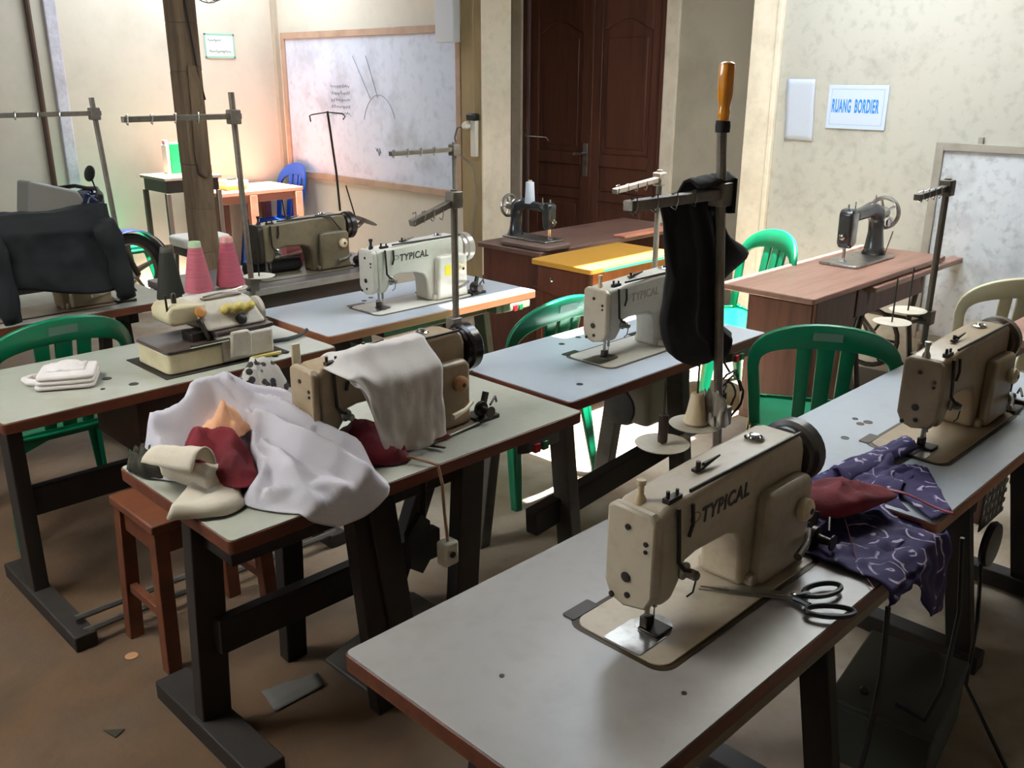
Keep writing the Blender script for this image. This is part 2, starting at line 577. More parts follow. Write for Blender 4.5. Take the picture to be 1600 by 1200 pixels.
fill_roof_sheet()
struct(MB().box(-1.6, 7.75, 0, 4.75, 7.9, CEIL).build('wall_left', WALLM, smooth=0))
struct(MB().box(4.75, 5.2, 0, 4.92, 7.9, CEIL).build('wall_middle', WALLM, smooth=0))
struct(MB().box(5.48, -2.7, 0, 5.64, 3.3, CEIL).build('wall_right', WALLR, smooth=0))
struct(MB().box(5.64, 3.14, 0, 6.0, 3.3, CEIL).build('wall_side', WALLD, smooth=0))
# wall with the double door: right of, above and left of the opening
wb_ = MB().box(6.0, 3.14, 0, 6.16, 4.24, CEIL).box(6.0, 4.24, 2.62, 6.16, 5.98, CEIL).box(6.0, 5.98, 0, 6.16, 6.4, CEIL)
struct(wb_.build('wall_back', WALLD, smooth=0))
struct(MB().box(4.92, 6.25, 0, 6.0, 6.4, CEIL).build('wall_recess', WALLD, smooth=0))
wr_ = MB().box(-1.8, -2.7, 0, -1.6, FILL_WIN[0], CEIL).box(-1.8, FILL_WIN[1], 0, -1.6, 7.9, CEIL).box(-1.8, FILL_WIN[0], 0, -1.6, FILL_WIN[1], FILL_WIN[2]).box(-1.8, FILL_WIN[0], FILL_WIN[3], -1.6, FILL_WIN[1], CEIL)
struct(wr_.build('wall_rear', WALLM, smooth=0))
struct(MB().box(-1.6, -2.7, 0, 5.48, -2.55, CEIL).build('wall_near', WALLM, smooth=0))
# square pillar at the end of the whiteboard wall: shaded tan face, bright cream side face, light difference put into the colours
pil = struct(MB().box(4.69, 4.985, 0, 4.962, 5.2, CEIL).build('trim_1', PILT_SHADED, smooth=0))
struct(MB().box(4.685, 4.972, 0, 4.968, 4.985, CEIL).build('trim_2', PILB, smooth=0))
struct(MB().box(5.45, 3.13, 0, 5.48, 3.31, CEIL).box(5.44, 3.10, 0, 5.48, 3.135, CEIL).build('trim_3', PILB, smooth=0, bevel=0.006))
struct(MB().box(2.77, 7.715, 0, 2.86, 7.75, CEIL).build('trim_4', mat('plaster_strip', (206, 204, 214), 0.8, spot=(150, 146, 150), amt=0.6, scale=5, fine=0.4, bump=0.4, bscale=20), smooth=0, bevel=0.008))
struct(MB().box(4.71, 7.70, 0, 4.75, 7.75, CEIL).build('trim_5', WALLD, smooth=0))
tag(MB().tube([(2.66, 7.73, 0.88), (2.66, 7.73, 1.8), (2.655, 7.73, 2.98)], 0.022, 8).build('wall_rod', mat('rod_brown', (74, 52, 40), 0.6)), 'thin dark brown rod running up the far left wall', 'rod')


# double door with panels
def door():
    d = bpy.data.objects.new('door_1', None)
    C.objects.link(d)
    d['kind'] = 'structure'
    d.location = (6.0, 4.24, 0)
    fr = MB().box(-0.02, 0, 0, 0.12, 0.12, 2.62).box(-0.02, 1.62, 0, 0.12, 1.74, 2.62).box(-0.02, 0.12, 2.50, 0.12, 1.62, 2.62)
    fo = fr.build('door_frame', PILB, d, bevel=0.006)
    inner = MB().box(0.0, 0.12, 0, 0.1, 0.17, 2.5).box(0.0, 1.57, 0, 0.1, 1.62, 2.5).box(0.0, 0.17, 2.44, 0.1, 1.57, 2.5)
    inner.build('door_lining', WOODR, d, bevel=0.004)
    for k, y0 in enumerate((0.175, 0.872)):
        y1 = y0 + 0.692
        st = 0.10
        lf = MB()
        lf.box(0.035, y0, 0.01, 0.075, y0 + st, 2.435)
        lf.box(0.035, y1 - st, 0.01, 0.075, y1, 2.435)
        rails = [(0.01, 0.20), (0.735, 0.815), (1.02, 1.12), (2.16, 2.435)]
        for a, b in rails:
            lf.box(0.035, y0 + st, a, 0.075, y1 - st, b)
        # curved underside of the top rail
        n = 12
        w = y1 - y0 - 2 * st
        poly = [(y0 + st, 2.17), (y1 - st, 2.17)] + [(y1 - st - w * i / n, 2.155 - 0.09 * (1 - math.sin(math.pi * i / n) ** 1.4)) for i in range(n + 1)]
        lf.prism(poly[::-1], 0.036, 0.074, 'yz')
        leaf = lf.build('door_leaf', DOORM, d, bevel=0.005)
        for a, b in ((0.20, 0.735), (0.815, 1.02), (1.12, 2.16)):
            pn = MB().box(0.052, y0 + st, a, 0.066, y1 - st, b)
            if b - a > 0.3:
                pn.box(0.044, y0 + st + 0.05, a + 0.05, 0.056, y1 - st - 0.05, b - (0.14 if b > 2 else 0.05))
            pn.build('door_panel', DOORM, leaf, bevel=0.006)
    hp = MB().box(0.022, 0.885, 0.93, 0.034, 0.935, 1.20).tube([(0.03, 0.91, 1.12), (-0.02, 0.91, 1.12), (-0.025, 0.95, 1.115), (-0.025, 1.0, 1.11)], 0.011, 8)
    hp.build('door_handle', STEEL, d, bevel=0.003)
    MB().box(0.028, 0.852, 0.01, 0.036, 0.885, 2.43).build('door_astragal', DOORM, d, bevel=0.004)


door()


# weathered wooden post
def post():
    p = thing('wooden_post', 'weathered brown square wooden post standing behind the left tables', 'post', (2.52, 5.06, 0), 0)
    mb = MB()
    n = 12
    for i in range(n):
        z0, z1 = CEIL * i / n, CEIL * (i + 1) / n
        dx = 0.006 * nz(i * 0.7, 1.0)
        mb.box(-0.056 + dx, -0.06, z0, 0.066 + dx, 0.075, z1)
    mb.build('post_shaft', POSTD, p, bevel=0.004)
    MB().prism([(-0.03, 1.30), (-0.015, 1.20), (0.03, 1.17), (0.055, 1.24), (0.05, 1.78), (-0.02, 1.78)], -0.078, -0.06, 'xz').build('splice_board', POSTD, p, bevel=0.006)
    MB().tube([(-0.02, -0.066, 2.6), (0.0, -0.07, 2.1), (0.03, -0.075, 1.75), (0.062, -0.07, 1.6)], 0.005, 6).build('cable', BLACK, p)


post()


def fan():
    f = thing('wall_fan', 'dusty round wire cage fan mounted high on the wooden post', 'fan', (2.66, 5.0, 2.30), 0)
    M = RZ(20) @ RX(75)
    cage = MB()
    for rr, zz in ((0.19, 0.0), (0.15, 0.035), (0.1, 0.055), (0.19, -0.05), (0.12, -0.09)):
        pts = [M @ Vector((rr * math.cos(2 * math.pi * k / 28), rr * math.sin(2 * math.pi * k / 28), zz)) for k in range(29)]
        cage.tube(pts, 0.003, 5)
    for k in range(20):
        t = 2 * math.pi * k / 20
        cage.tube([M @ Vector((r_ * math.cos(t), r_ * math.sin(t), z)) for r_, z in ((0.03, 0.06), (0.1, 0.055), (0.15, 0.035), (0.19, 0.0), (0.19, -0.05), (0.12, -0.09))], 0.0022, 4)
    cage.build('cage', mat('fan_wire', (120, 124, 112), 0.5), f)
    bl = MB()
    for k in range(3):
        bl.grid(lambda u, v, k=k: M @ (RZ(120 * k) @ Vector((0.03 + 0.13 * u, (v - 0.5) * (0.05 + 0.07 * u), 0.03 * (v - 0.5)))), 5, 4)
    bl.build('blade', mat('fan_blade', (86, 110, 96), 0.4), f, solid=0.003)
    MB().lathe([(0.05, -0.16), (0.055, -0.09), (0.04, 0.0), (0.025, 0.02)], 14, M).box(-0.10, -0.03, -0.10, -0.03, 0.03, 0.02).build('motor', mat('fan_motor', (52, 72, 62), 0.5), f)


fan()


# ------------------------------------------------------------------ wall things
def whiteboard(name, label, x, y0, y1, z0, z1, fm, sm_, fw):
    t = thing(name, label, 'whiteboard', (x, y0, z0))
    w, h = y1 - y0, z1 - z0
    MB().box(-0.012, 0, 0, -0.002, w, h).build('board', sm_, t, smooth=0)
    for a in ((0, -fw, w, 0), (0, h, w, h + fw), (-fw, -fw, 0, h + fw), (w, -fw, w + fw, h + fw)):
        MB().box(-0.03, a[0], a[1], -0.002, a[2], a[3]).build('frame_rail', fm, t, bevel=0.004)
    return t


wbl = whiteboard('whiteboard', 'large white board with faint marker sketches beside the cream pillar', 4.75, 5.30, 7.58, 0.90, 2.03, FRAMEW, WB, 0.055)


def strokes(parent):
    rnd = random.Random(3)
    mb = MB()
    for r_ in range(5):              # five short handwritten lines
        y, z = 1.62, 0.74 - 0.055 * r_
        pts = []
        for k in range(26):
            pts.append((-0.0135, y - 0.011 * k, z + 0.014 * math.sin(k * 2.3 + r_) * (0.4 + rnd.random())))
        mb.tube(pts, 0.0022, 4)
    mb.build('handwriting', INK, parent)
    mb = MB()                        # sketch of a neckline and sleeves
    mb.tube([(-0.0135, 1.28 - 0.02 * k, 0.98 - 0.03 * k) for k in range(12)], 0.003, 4)
    mb.tube([(-0.0135, 1.10 - 0.012 * k, 0.98 - 0.028 * k) for k in range(10)], 0.003, 4)
    mb.tube([(-0.0135, 1.02 - 0.008 * k, 0.80 - 0.02 * k) for k in range(8)], 0.003, 4)
    mb.tube([(-0.0135, 0.95 + 0.22 * math.cos(R(20 + 8 * k)), 0.38 + 0.30 * math.sin(R(20 + 8 * k))) for k in range(18)], 0.003, 4)
    mb.tube([(-0.0135, 1.02 - 0.01 * k, 0.26 - 0.006 * k * (k % 3)) for k in range(8)], 0.004, 4)
    mb.build('sketch', INK, parent)


strokes(wbl)
wbr = whiteboard('whiteboard', 'scuffed white board standing low against the right wall with grey frame', 5.48, 0.55, 2.03, 0.30, 1.345, FRAMEG, WB2, 0.045)
MB().box(-0.026, 1.28, 1.09, -0.004, 1.305, 1.125).build('clip', FRAMEG, wbr)

sg = thing('wall_sign', 'framed white paper sign reading RUANG BORDIER in blue letters', 'sign', (5.48, 2.575, 1.565))
MB().box(-0.010, -0.185, -0.128, -0.001, 0.185, 0.122).build('paper', PAPERB, sg, bevel=0.003)
MT = T(-0.0105, 0, 0) @ Matrix(((0, 0, -1, 0), (-1, 0, 0, 0), (0, 1, 0, 0), (0, 0, 0, 1)))
text('lettering', 'RUANG', 0.105, SIGNB, sg, MT @ T(-0.155, 0.0, 0), 0.0005, offset=0.0032, sx=0.31)
text('lettering', 'BORDIER', 0.105, SIGNB, sg, MT @ T(-0.012, 0.0, 0), 0.0005, offset=0.0032, sx=0.315)
ln = MB()
for a in ((-0.16, -0.105, 0.16, -0.102), (-0.16, 0.098, 0.16, 0.101), (-0.163, -0.105, -0.16, 0.101), (0.16, -0.105, 0.163, 0.101)):
    ln.box(-0.0108, a[0], a[1], -0.0100, a[2], a[3])
ln.build('border_line', SIGND, sg, smooth=0)

pp = MB().grid(lambda u, v: (5.474 - 0.006 * math.sin(3 * u + 5 * v) ** 2, 3.045 - 0.19 * u - 0.02 * v, 1.72 - 0.362 * v), 8, 12)
tag(pp.build('wall_paper_sheet', PAPER, solid=0.0012), 'plain pale paper sheet taped on the wall left of the blue lettered sign', 'paper')

ls = thing('wall_sign', 'small paper sign with green border and handwriting on the left wall', 'sign', (4.19, 7.75, 1.965))
MB().box(-0.14, -0.008, -0.10, 0.14, -0.001, 0.10).build('paper', mat('pale_green_paper', (206, 218, 210), 0.7), ls)
b_ = MB()
for a in ((-0.14, -0.10, 0.14, -0.085), (-0.14, 0.085, 0.14, 0.10), (-0.14, -0.1, -0.128, 0.1), (0.128, -0.1, 0.14, 0.1)):
    b_.box(a[0], -0.0095, a[1], a[2], -0.008, a[3])
b_.build('border', TEAL, ls, smooth=0)
hw = MB()
for (x0, n, z) in ((-0.11, 14, 0.045), (-0.10, 22, -0.045)):
    hw.tube([(x0 + 0.0095 * k, -0.0095, z + 0.013 * math.sin(k * 2.1) * (0.5 + 0.5 * math.sin(k * 0.9 + 1))) for k in range(n)], 0.003, 4)
hw.build('handwriting', INK, ls)

wx = MB().box(4.62, 5.20, 1.955, 4.69, 5.40, 2.75)
tag(wx.build('wall_box', mat('white_metal_box', (212, 214, 220), 0.4), bevel=0.008), 'long pale metal box hanging above the right end of the large white board', 'box')

ps = thing('power_strip', 'white power strip with black plug hung on the tan pillar face', 'power strip', (4.69, 5.045, 1.30))
MB().box(-0.035, -0.03, -0.13, -0.002, 0.03, 0.13).build('strip_body', mat('socket_white', (216, 210, 196), 0.4), ps, bevel=0.008)
MB().box(-0.06, -0.04, 0.125, -0.004, 0.05, 0.175).build('plug', BLACK, ps, bevel=0.01)
MB().lathe([(0.028, 0), (0.03, 0.03), (0.02, 0.05)], 12, T(-0.03, 0.05, 0.09) @ RY(-90)).build('adapter_plug', mat('socket_white', (216, 210, 196)), ps)
MB().tube([(-0.02, 0, 0.17), (-0.02, 0.0, 0.6), (-0.015, 0.005, 1.2), (-0.01, 0.0, 1.68)], 0.005, 6).build('cable', mat('cable_tan', (150, 132, 92), 0.6), ps)
MB().tube([(-0.05, 0.06, 0.09), (-0.06, 0.14, 0.07), (-0.05, 0.18, 0.0), (-0.04, 0.16, -0.1), (-0.03, 0.09, -0.16), (-0.03, 0.0, -0.2), (-0.02, -0.02, -0.4), (-0.02, 0.03, -0.62), (-0.02, 0.05, -0.9)], 0.007, 6).build('cable', mat('cable_grey', (120, 114, 104), 0.6), ps)


# ------------------------------------------------------------------ sewing tables
def tabletop(t, L, Wd, z, lam, edge, th=0.036):
    MB().prism(rrect(0, 0, L, Wd, 0.015), z - th, z - 0.002, 'xy').build('tabletop', edge, t, bevel=0.002)
    MB().prism(rrect(0.003, 0.003, L - 0.003, Wd - 0.003, 0.013), z - 0.004, z, 'xy').build('laminate', lam, t)


def holes(t, pts, z):
    for x, y, r_ in pts:
        MB().lathe([(r_, -0.002), (r_, 0.0012), (r_ * 0.8, 0.0016), (r_ * 0.75, 0.0005)], 14, T(x, y, z)).build('bobbin_hole', DSTEEL, t)


def switch_box(t, x, y, z, on=True):
    s_ = MB().prism([(0, -0.035), (0.05, -0.055), (0.05, 0.0), (0, 0.0)], 0, 0.135, 'yz', T(x, y, z)).build('switch_box', mat('switch_grey', (148, 146, 140), 0.45) if on else GREYM, t, bevel=0.004)
    MB().box(x + 0.02, y - 0.008, z - 0.04, x + 0.045, y + 0.012, z - 0.012).build('button', RED, s_, bevel=0.003)
    MB().box(x + 0.055, y - 0.008, z - 0.04, x + 0.08, y + 0.012, z - 0.012).build('button', GBUT, s_, bevel=0.003)
    return s_


def wood_stand(t, L, Wd, z, m, xs, foot=True, rail=0.30):
    """trestle ends: two splayed legs each, foot board, with a long stretcher"""
    for x in xs:
        for s_ in (-1, 1):
            MB().beam((x, Wd / 2 + s_ * 0.10, z - 0.036), (x, Wd / 2 + s_ * 0.21, 0.05), 0.075, 0.04, up=(1, 0, 0)).build('leg', m, t, bevel=0.004)
        if foot:
            MB().box(x - 0.035, 0.02, 0.0, x + 0.035, Wd + 0.02, 0.06).build('foot', m, t, bevel=0.004)
        MB().box(x - 0.022, 0.05, z - 0.09, x + 0.022, Wd - 0.05, z - 0.037).build('cross_rail', m, t, bevel=0.003)
    MB().box(xs[0], Wd / 2 - 0.02, rail - 0.05, xs[-1], Wd / 2 + 0.02, rail + 0.05).build('stretcher', m, t, bevel=0.004)
    return t


def motor(t, x, y, z):
    mt = MB().lathe([(0.03, -0.16), (0.075, -0.15), (0.085, -0.12), (0.085, 0.06), (0.06, 0.09), (0.03, 0.095)], 18, T(x, y, z) @ RY(90)).build('motor', GREYM, t)
    MB().lathe([(0.05, 0.10), (0.05, 0.125), (0.04, 0.13)], 18, T(x, y, z) @ RY(90)).box(x - 0.05, y - 0.03, z + 0.07, x + 0.03, y + 0.03, 0.712).build('motor_bracket', BLACK, mt)


def oil_pan(t, x0, y0, x1, y1, z, d=0.06):
    MB().box(x0, y0, z - d, x1, y1, z - 0.037).build('oil_pan', DSTEEL, t, bevel=0.006)


def machine_table(label, x, y, L, Wd, lam, edge, name='sewing_table'):
    t = thing(name, label, 'table', (x, y, 0), 0, 'industrial sewing tables')
    tabletop(t, L, Wd, 0.75, lam, edge)
    return t


T1 = machine_table('grey topped sewing table with TYPICAL machine and scissors, closest to the camera', 0.79, 0.633, 1.2, 0.583, LAM, EDGE)
wood_stand(T1, 1.2, 0.583, 0.75, DARKW, (0.22, 1.0))
oil_pan(T1, 0.36, 0.12, 0.98, 0.40, 0.75, 0.12)
motor(T1, 0.80, 0.30, 0.42)
holes(T1, [(0.62, 0.46, 0.012)], 0.75)
MB().lathe([(0.004, 0), (0.005, 0.0012), (0.002, 0.0014)], 8, T(0.155, 0.33, 0.75)).lathe([(0.004, 0), (0.005, 0.0012), (0.002, 0.0014)], 8, T(0.34, 0.08, 0.75)).build('scuff_mark', DSTEEL, T1)

T2 = machine_table('sewing table heaped with white and maroon cloth at its left end', 0.8506, 1.732, 1.2, 0.583, LAMG, EDGE)
for x0, y0, x1, y1, w_ in ((0.08, 0.30, 0.075, 0.36, 0.085), (0.42, 0.12, 0.47, 0.10, 0.07), (0.47, 0.10, 0.56, 0.10, 0.085), (0.83, 0.12, 0.80, 0.14, 0.09), (0.92, 0.34, 0.80, 0.52, 0.075), (0.42, 0.46, 0.42, 0.50, 0.07)):
    MB().beam((x0, y0, 0.714), (x1, y1, 0.0), w_, 0.05, up=(0, 1, 0)).build('leg', DARKW, T2, bevel=0.004)
MB().box(0.08, 0.27, 0.28, 0.84, 0.31, 0.38).build('stretcher', DARKW, T2, bevel=0.004)
MB().box(0.07, 0.14, 0.60, 0.80, 0.40, 0.713).build('apron', DARKW, T2, bevel=0.004)
MB().box(0.76, 0.02, 0.0, 0.86, 0.58, 0.06).build('foot', DARKW, T2, bevel=0.004)
MB().box(0.02, 0.06, 0.0, 0.12, 0.60, 0.06).build('foot', DARKW, T2, bevel=0.004)
MB().beam((0.45, 0.24, 0.03), (0.80, 0.24, 0.12), 0.25, 0.02).build('pedal', GREYM, T2, bevel=0.004)
MB().beam((0.60, 0.16, 0.66), (1.02, 0.13, 0.69), 0.012, 0.02).build('knee_bar', DSTEEL, T2)
switch_box(T2, 0.96, 0.0, 0.714, False)
MB().prism([(0.0, 0.0), (0.03, -0.03), (0.035, -0.14), (0.0, -0.18), (-0.04, -0.15), (-0.045, -0.05)], -0.01, 0.01, 'xz', T(0.555, 0.02, 0.62)).tube([(0.57, 0.02, 0.60), (0.585, 0.03, 0.71)], 0.008, 6).build('knee_pad', RUBBER, T2)

T3 = machine_table('blue grey topped sewing table in the middle row with black cloth hanging before it', 2.082, 1.811, 1.2, 0.583, LAMB, EDGE)
for x0, y0, x1, y1 in ((0.10, 0.14, 0.10, 0.05), (0.10, 0.44, 0.10, 0.54), (0.78, 0.14, 0.72, 0.02), (0.84, 0.44, 0.84, 0.54)):
    MB().beam((x0, y0, 0.714), (x1, y1, 0.0), 0.075, 0.05, up=(1, 0, 0)).build('leg', GREYM, T3, bevel=0.004)
MB().beam((-0.05, 0.12, 0.30), (0.80, 0.14, 0.36), 0.05, 0.09).build('stretcher', DARKW, T3, bevel=0.004)
oil_pan(T3, 0.40, 0.12, 0.98, 0.40, 0.75, 0.09)
motor(T3, 0.86, 0.36, 0.46)
MB().prism(rrect(0.72, 0.22, 1.02, 0.34, 0.03), 0.40, 0.60, 'xy').build('motor_cover', mat('cover_cream_grey', (176, 168, 146), 0.5), T3, bevel=0.02, seg=3)
holes(T3, [(0.16, 0.10, 0.012), (0.48, 0.47, 0.012), (0.60, 0.49, 0.012)], 0.75)
switch_box(T3, 0.95, 0.0, 0.714, False)

T4 = machine_table('blue grey topped sewing table at the right edge under a beige machine', 2.061, 0.657, 1.4, 0.583, LAMB, EDGE2)
wood_stand(T4, 1.4, 0.583, 0.75, DARKW, (0.66, 1.25))
oil_pan(T4, 0.36, 0.12, 0.98, 0.40, 0.75, 0.10)
holes(T4, [(0.36, 0.40, 0.012), (0.42, 0.33, 0.017), (0.50, 0.42, 0.012), (0.53, 0.41, 0.014), (0.53, 0.45, 0.009)], 0.75)
MB().lathe([(0.07, -0.01), (0.075, 0.0), (0.07, 0.012), (0.02, 0.016)], 22, T(0.80, 0.09, 0.36) @ RX(90)).build('motor_pulley', BLACK, T4)
motor(T4, 0.78, 0.26, 0.38)
gd = MB()
for i in range(6):
    for j in range(7):
        x, z = 0.77 + i * 0.036, 0.40 + j * 0.034
        gd.box(x, 0.12, z, x + 0.018, 0.124, z + 0.034).box(x + 0.018, 0.12, z, x + 0.036, 0.124, z + 0.014)
gd.build('perforated_guard', GREYM, T4, smooth=0)['kind'] = 'stuff'

T5 = machine_table('green grey topped sewing table carrying the overlock machine and pink thread cones', 0.734, 2.86, 1.185, 0.583, LAMG, EDGE)
for x in (0.09, 1.05):
    MB().beam((x, 0.28, 0.714), (x, 0.28, 0.04), 0.09, 0.05, up=(1, 0, 0)).build('leg', DARKW, T5, bevel=0.004)
    MB().box(x - 0.035, -0.14, 0.0, x + 0.035, 0.52, 0.055).build('foot', DARKW, T5, bevel=0.005)
MB().box(0.09, 0.25, 0.32, 1.05, 0.29, 0.42).build('stretcher', DARKW, T5, bevel=0.004)
MB().tube([(0.09, -0.12, 0.055), (1.05, -0.12, 0.055)], 0.011, 6).tube([(0.09, -0.06, 0.075), (1.05, -0.06, 0.075)], 0.011, 6).build('foot_bar', GREYM, T5)
MB().box(0.42, 0.05, 0.50, 1.16, 0.42, 0.713).build('drawer_case', mat('case_dark_brown', (60, 34, 24), 0.6, spot=(36, 18, 12), amt=0.6, scale=6, stretch=(0.3, 3, 3)), T5, bevel=0.004)
holes(T5, [(0.40, 0.22, 0.016), (0.44, 0.10, 0.016), (0.345, 0.12, 0.008), (0.95, 0.05, 0.012), (1.0, 0.06, 0.012)], 0.75)
MB().box(0.985, -0.012, 0.69, 1.02, 0.0, 0.80).build('corner_bracket', CREAMP, T5, bevel=0.003)

T6 = machine_table('blue grey topped sewing table with clean white TYPICAL machine by the pillar', 1.975, 2.997, 1.2, 0.583, LAMB, EDGE2)
wood_stand(T6, 1.2, 0.583, 0.75, GREYM, (0.22, 1.0))
oil_pan(T6, 0.36, 0.12, 0.98, 0.40, 0.75, 0.10)
motor(T6, 0.80, 0.30, 0.46)
holes(T6, [(0.47, 0.40, 0.012), (0.53, 0.43, 0.012), (0.52, 0.36, 0.012), (0.43, 0.36, 0.014)], 0.75)
switch_box(T6, 1.02, 0.0, 0.714, True)

T7 = machine_table('sewing table under the dark coat at the far left', 0.66, 4.03, 1.2, 0.583, LAMG, EDGE)
wood_stand(T7, 1.2, 0.583, 0.75, DARKW, (0.22, 1.0))
T8 = machine_table('dark topped sewing table with metal front edge behind the white TYPICAL machine', 1.93, 3.95, 1.2, 0.583, mat('laminate_dark', (104, 98, 96), 0.35, spot=(70, 64, 62), amt=0.5, scale=4), EDGEG)
wood_stand(T8, 1.2, 0.583, 0.75, DARKW, (0.22, 1.0))
MB().box(0.0, 0.05, 0.60, 1.15, 0.09, 0.713).build('apron', mat('apron_dark', (58, 50, 50), 0.5), T8, bevel=0.004)


# ------------------------------------------------------------------ industrial sewing machines
def machine(name, label, x, y, paint, face=None, wheel=BLACK, knob=None, wheel_r=0.072, lettering=None, lm=None, post=True, sticker=False, z=0.75):
    """lockstitch machine: x along the bed from its needle end, y away from the operator; bed level with the table"""
    t = thing(name, label, 'sewing machine', (x, y, z), 0, 'industrial sewing machines')
    face = face or paint
    knob = knob or CREAMP
    MB().prism(rrect(-0.011, -0.011, 0.572, 0.222, 0.035), 0.0002, 0.0012, 'xy').build('bed_gasket', mat('gasket_brown', (58, 44, 24), 0.6), t)
    MB().prism(rrect(0, 0, 0.56, 0.21, 0.03), 0.0, 0.004, 'xy').build('bed', paint, t, bevel=0.0015)
    MB().prism(rrect(0.0, 0.052, 0.085, 0.135, 0.004, 2), 0.003, 0.0055, 'xy').build('slide_plate', STEEL, t)
    MB().lathe([(0.036, 0.004), (0.036, 0.0062), (0.03, 0.0066)], 18, T(0.098, 0.094, 0)).build('throat_plate', STEEL, t)
    MB().prism(rrect(0.0, 0.0, 0.075, 0.03, 0.004, 2), 0.0005, 0.003, 'xy', T(0.005, 0.212, 0)).build('hinge', DSTEEL, t)
    MB().prism(rrect(0.0, 0.0, 0.075, 0.03, 0.004, 2), 0.0005, 0.003, 'xy', T(0.40, 0.212, 0)).build('hinge', DSTEEL, t)
    # arm: C-shaped casting
    prof = [(0.040, 0.262), (0.044, 0.092), (0.055, 0.078), (0.088, 0.080), (0.112, 0.110), (0.125, 0.143), (0.16, 0.150), (0.27, 0.146), (0.305, 0.132), (0.322, 0.105), (0.328, 0.05), (0.33, 0.004),
            (0.545, 0.004), (0.55, 0.03), (0.548, 0.245), (0.535, 0.278), (0.50, 0.286), (0.30, 0.282), (0.06, 0.272)]
    MB().prism(prof, 0.050, 0.150, 'xz').build('arm', paint, t, bevel=0.012, seg=3)
    # wider column cover on the operator's side
    MB().prism([(0.36, 0.006), (0.54, 0.006), (0.54, 0.185), (0.525, 0.205), (0.375, 0.205), (0.365, 0.19)], 0.018, 0.056, 'xz').build('column_cover', paint, t, bevel=0.012, seg=3)
    MB().box(0.345, 0.03, 0.004, 0.552, 0.165, 0.03).build('column_foot', paint, t, bevel=0.006)
    # top cover groove and lid
    MB().box(0.13, 0.052, 0.2805, 0.53, 0.058, 0.288).build('top_groove', DSTEEL, t, bevel=0.002)
    # face plate with plugs
    fp = MB().prism([(0.046, 0.258), (0.046, 0.11), (0.060, 0.082), (0.110, 0.072), (0.140, 0.082), (0.154, 0.11), (0.154, 0.262), (0.14, 0.272), (0.06, 0.270)][::-1], 0.020, 0.042, 'yz').build('face_plate', face, t, bevel=0.006)
    for py, pz, pr_ in ((0.105, 0.235, 0.006), (0.105, 0.135, 0.010), (0.10, 0.10, 0.006), (0.065, 0.215, 0.005), (0.065, 0.20, 0.004), (0.135, 0.088, 0.006)):
        MB().lathe([(pr_, 0.0), (pr_, 0.003), (pr_ * 0.6, 0.004)], 10, T(0.0205, py, pz) @ RY(-90)).build('screw', DSTEEL, fp)
    # hand wheel
    hwl = MB().lathe([(0.03, 0.0), (wheel_r * 0.82, 0.004), (wheel_r * 0.86, 0.018), (wheel_r, 0.022), (wheel_r, 0.05), (wheel_r * 0.93, 0.056), (0.03, 0.052), (0.012, 0.05)], 28, T(0.552, 0.10, 0.215) @ RY(90)).build('handwheel', wheel, t)
    # stitch dial, reverse lever
    MB().lathe([(0.020, 0), (0.024, 0.006), (0.024, 0.018), (0.017, 0.024), (0.008, 0.026)], 18, T(0.49, 0.018, 0.140) @ RX(90)).build('stitch_dial', knob, t)
    MB().lathe([(0.007, 0.026), (0.006, 0.0275)], 10, T(0.49, 0.018, 0.140) @ RX(90)).build('dial_screw', DSTEEL, t)
    MB().tube([(0.545, 0.02, 0.068), (0.50, 0.0, 0.060), (0.44, -0.012, 0.056)], [0.006, 0.007, 0.009], 8).build('reverse_lever', STEEL if paint is not MTAN else CREAMP, t)
    # needle, presser bar and foot
    MB().tube([(0.098, 0.094, 0.085), (0.098, 0.094, 0.045)], 0.0055, 8).tube([(0.098, 0.094, 0.045), (0.098, 0.094, 0.012)], 0.0016, 6).build('needle_bar', STEEL, t)
    MB().tube([(0.076, 0.094, 0.088), (0.076, 0.094, 0.030)], 0.0055, 8).build('presser_bar', STEEL, t)
    MB().box(0.066, 0.086, 0.012, 0.088, 0.104, 0.034).prism([(0.062, 0.058), (0.11, 0.058), (0.11, 0.105), (0.062, 0.105)], 0.007, 0.0115, 'xy').build('presser_foot', DSTEEL, t, bevel=0.002)
    # tension discs, take-up cover, thread guides
    MB().lathe([(0.004, 0), (0.017, 0.002), (0.017, 0.006), (0.010, 0.010), (0.010, 0.030), (0.007, 0.034)], 16, T(0.116, 0.050, 0.132) @ RX(90)).build('tension_dial', STEEL, t)
    MB().tube([(0.116, 0.02, 0.125), (0.112, 0.022, 0.10), (0.105, 0.03, 0.09)], 0.0018, 5).build('check_spring', DSTEEL, t)
    MB().tube([(0.085, 0.046, 0.268), (0.084, 0.040, 0.20), (0.084, 0.038, 0.165), (0.092, 0.030, 0.15), (0.104, 0.026, 0.145)], 0.0045, 7).build('take_up_guard', DSTEEL, t)
    MB().tube([(0.13, 0.046, 0.262), (0.128, 0.042, 0.225), (0.122, 0.045, 0.200)], 0.004, 6).build('thread_guard', DSTEEL, t)
    MB().box(0.075, 0.06, 0.27, 0.115, 0.075, 0.282).tube([(0.08, 0.067, 0.278), (0.08, 0.067, 0.296)], 0.004, 6).tube([(0.108, 0.067, 0.278), (0.108, 0.067, 0.292)], 0.0035, 6).build('thread_guide', DSTEEL, t)
    if post:
        MB().lathe([(0.011, 0.264), (0.011, 0.275), (0.006, 0.285), (0.006, 0.30), (0.009, 0.303), (0.009, 0.312), (0.005, 0.313)], 12, T(0.058, 0.11, 0)).build('release_knob', post if post is not True else CREAMP, t)
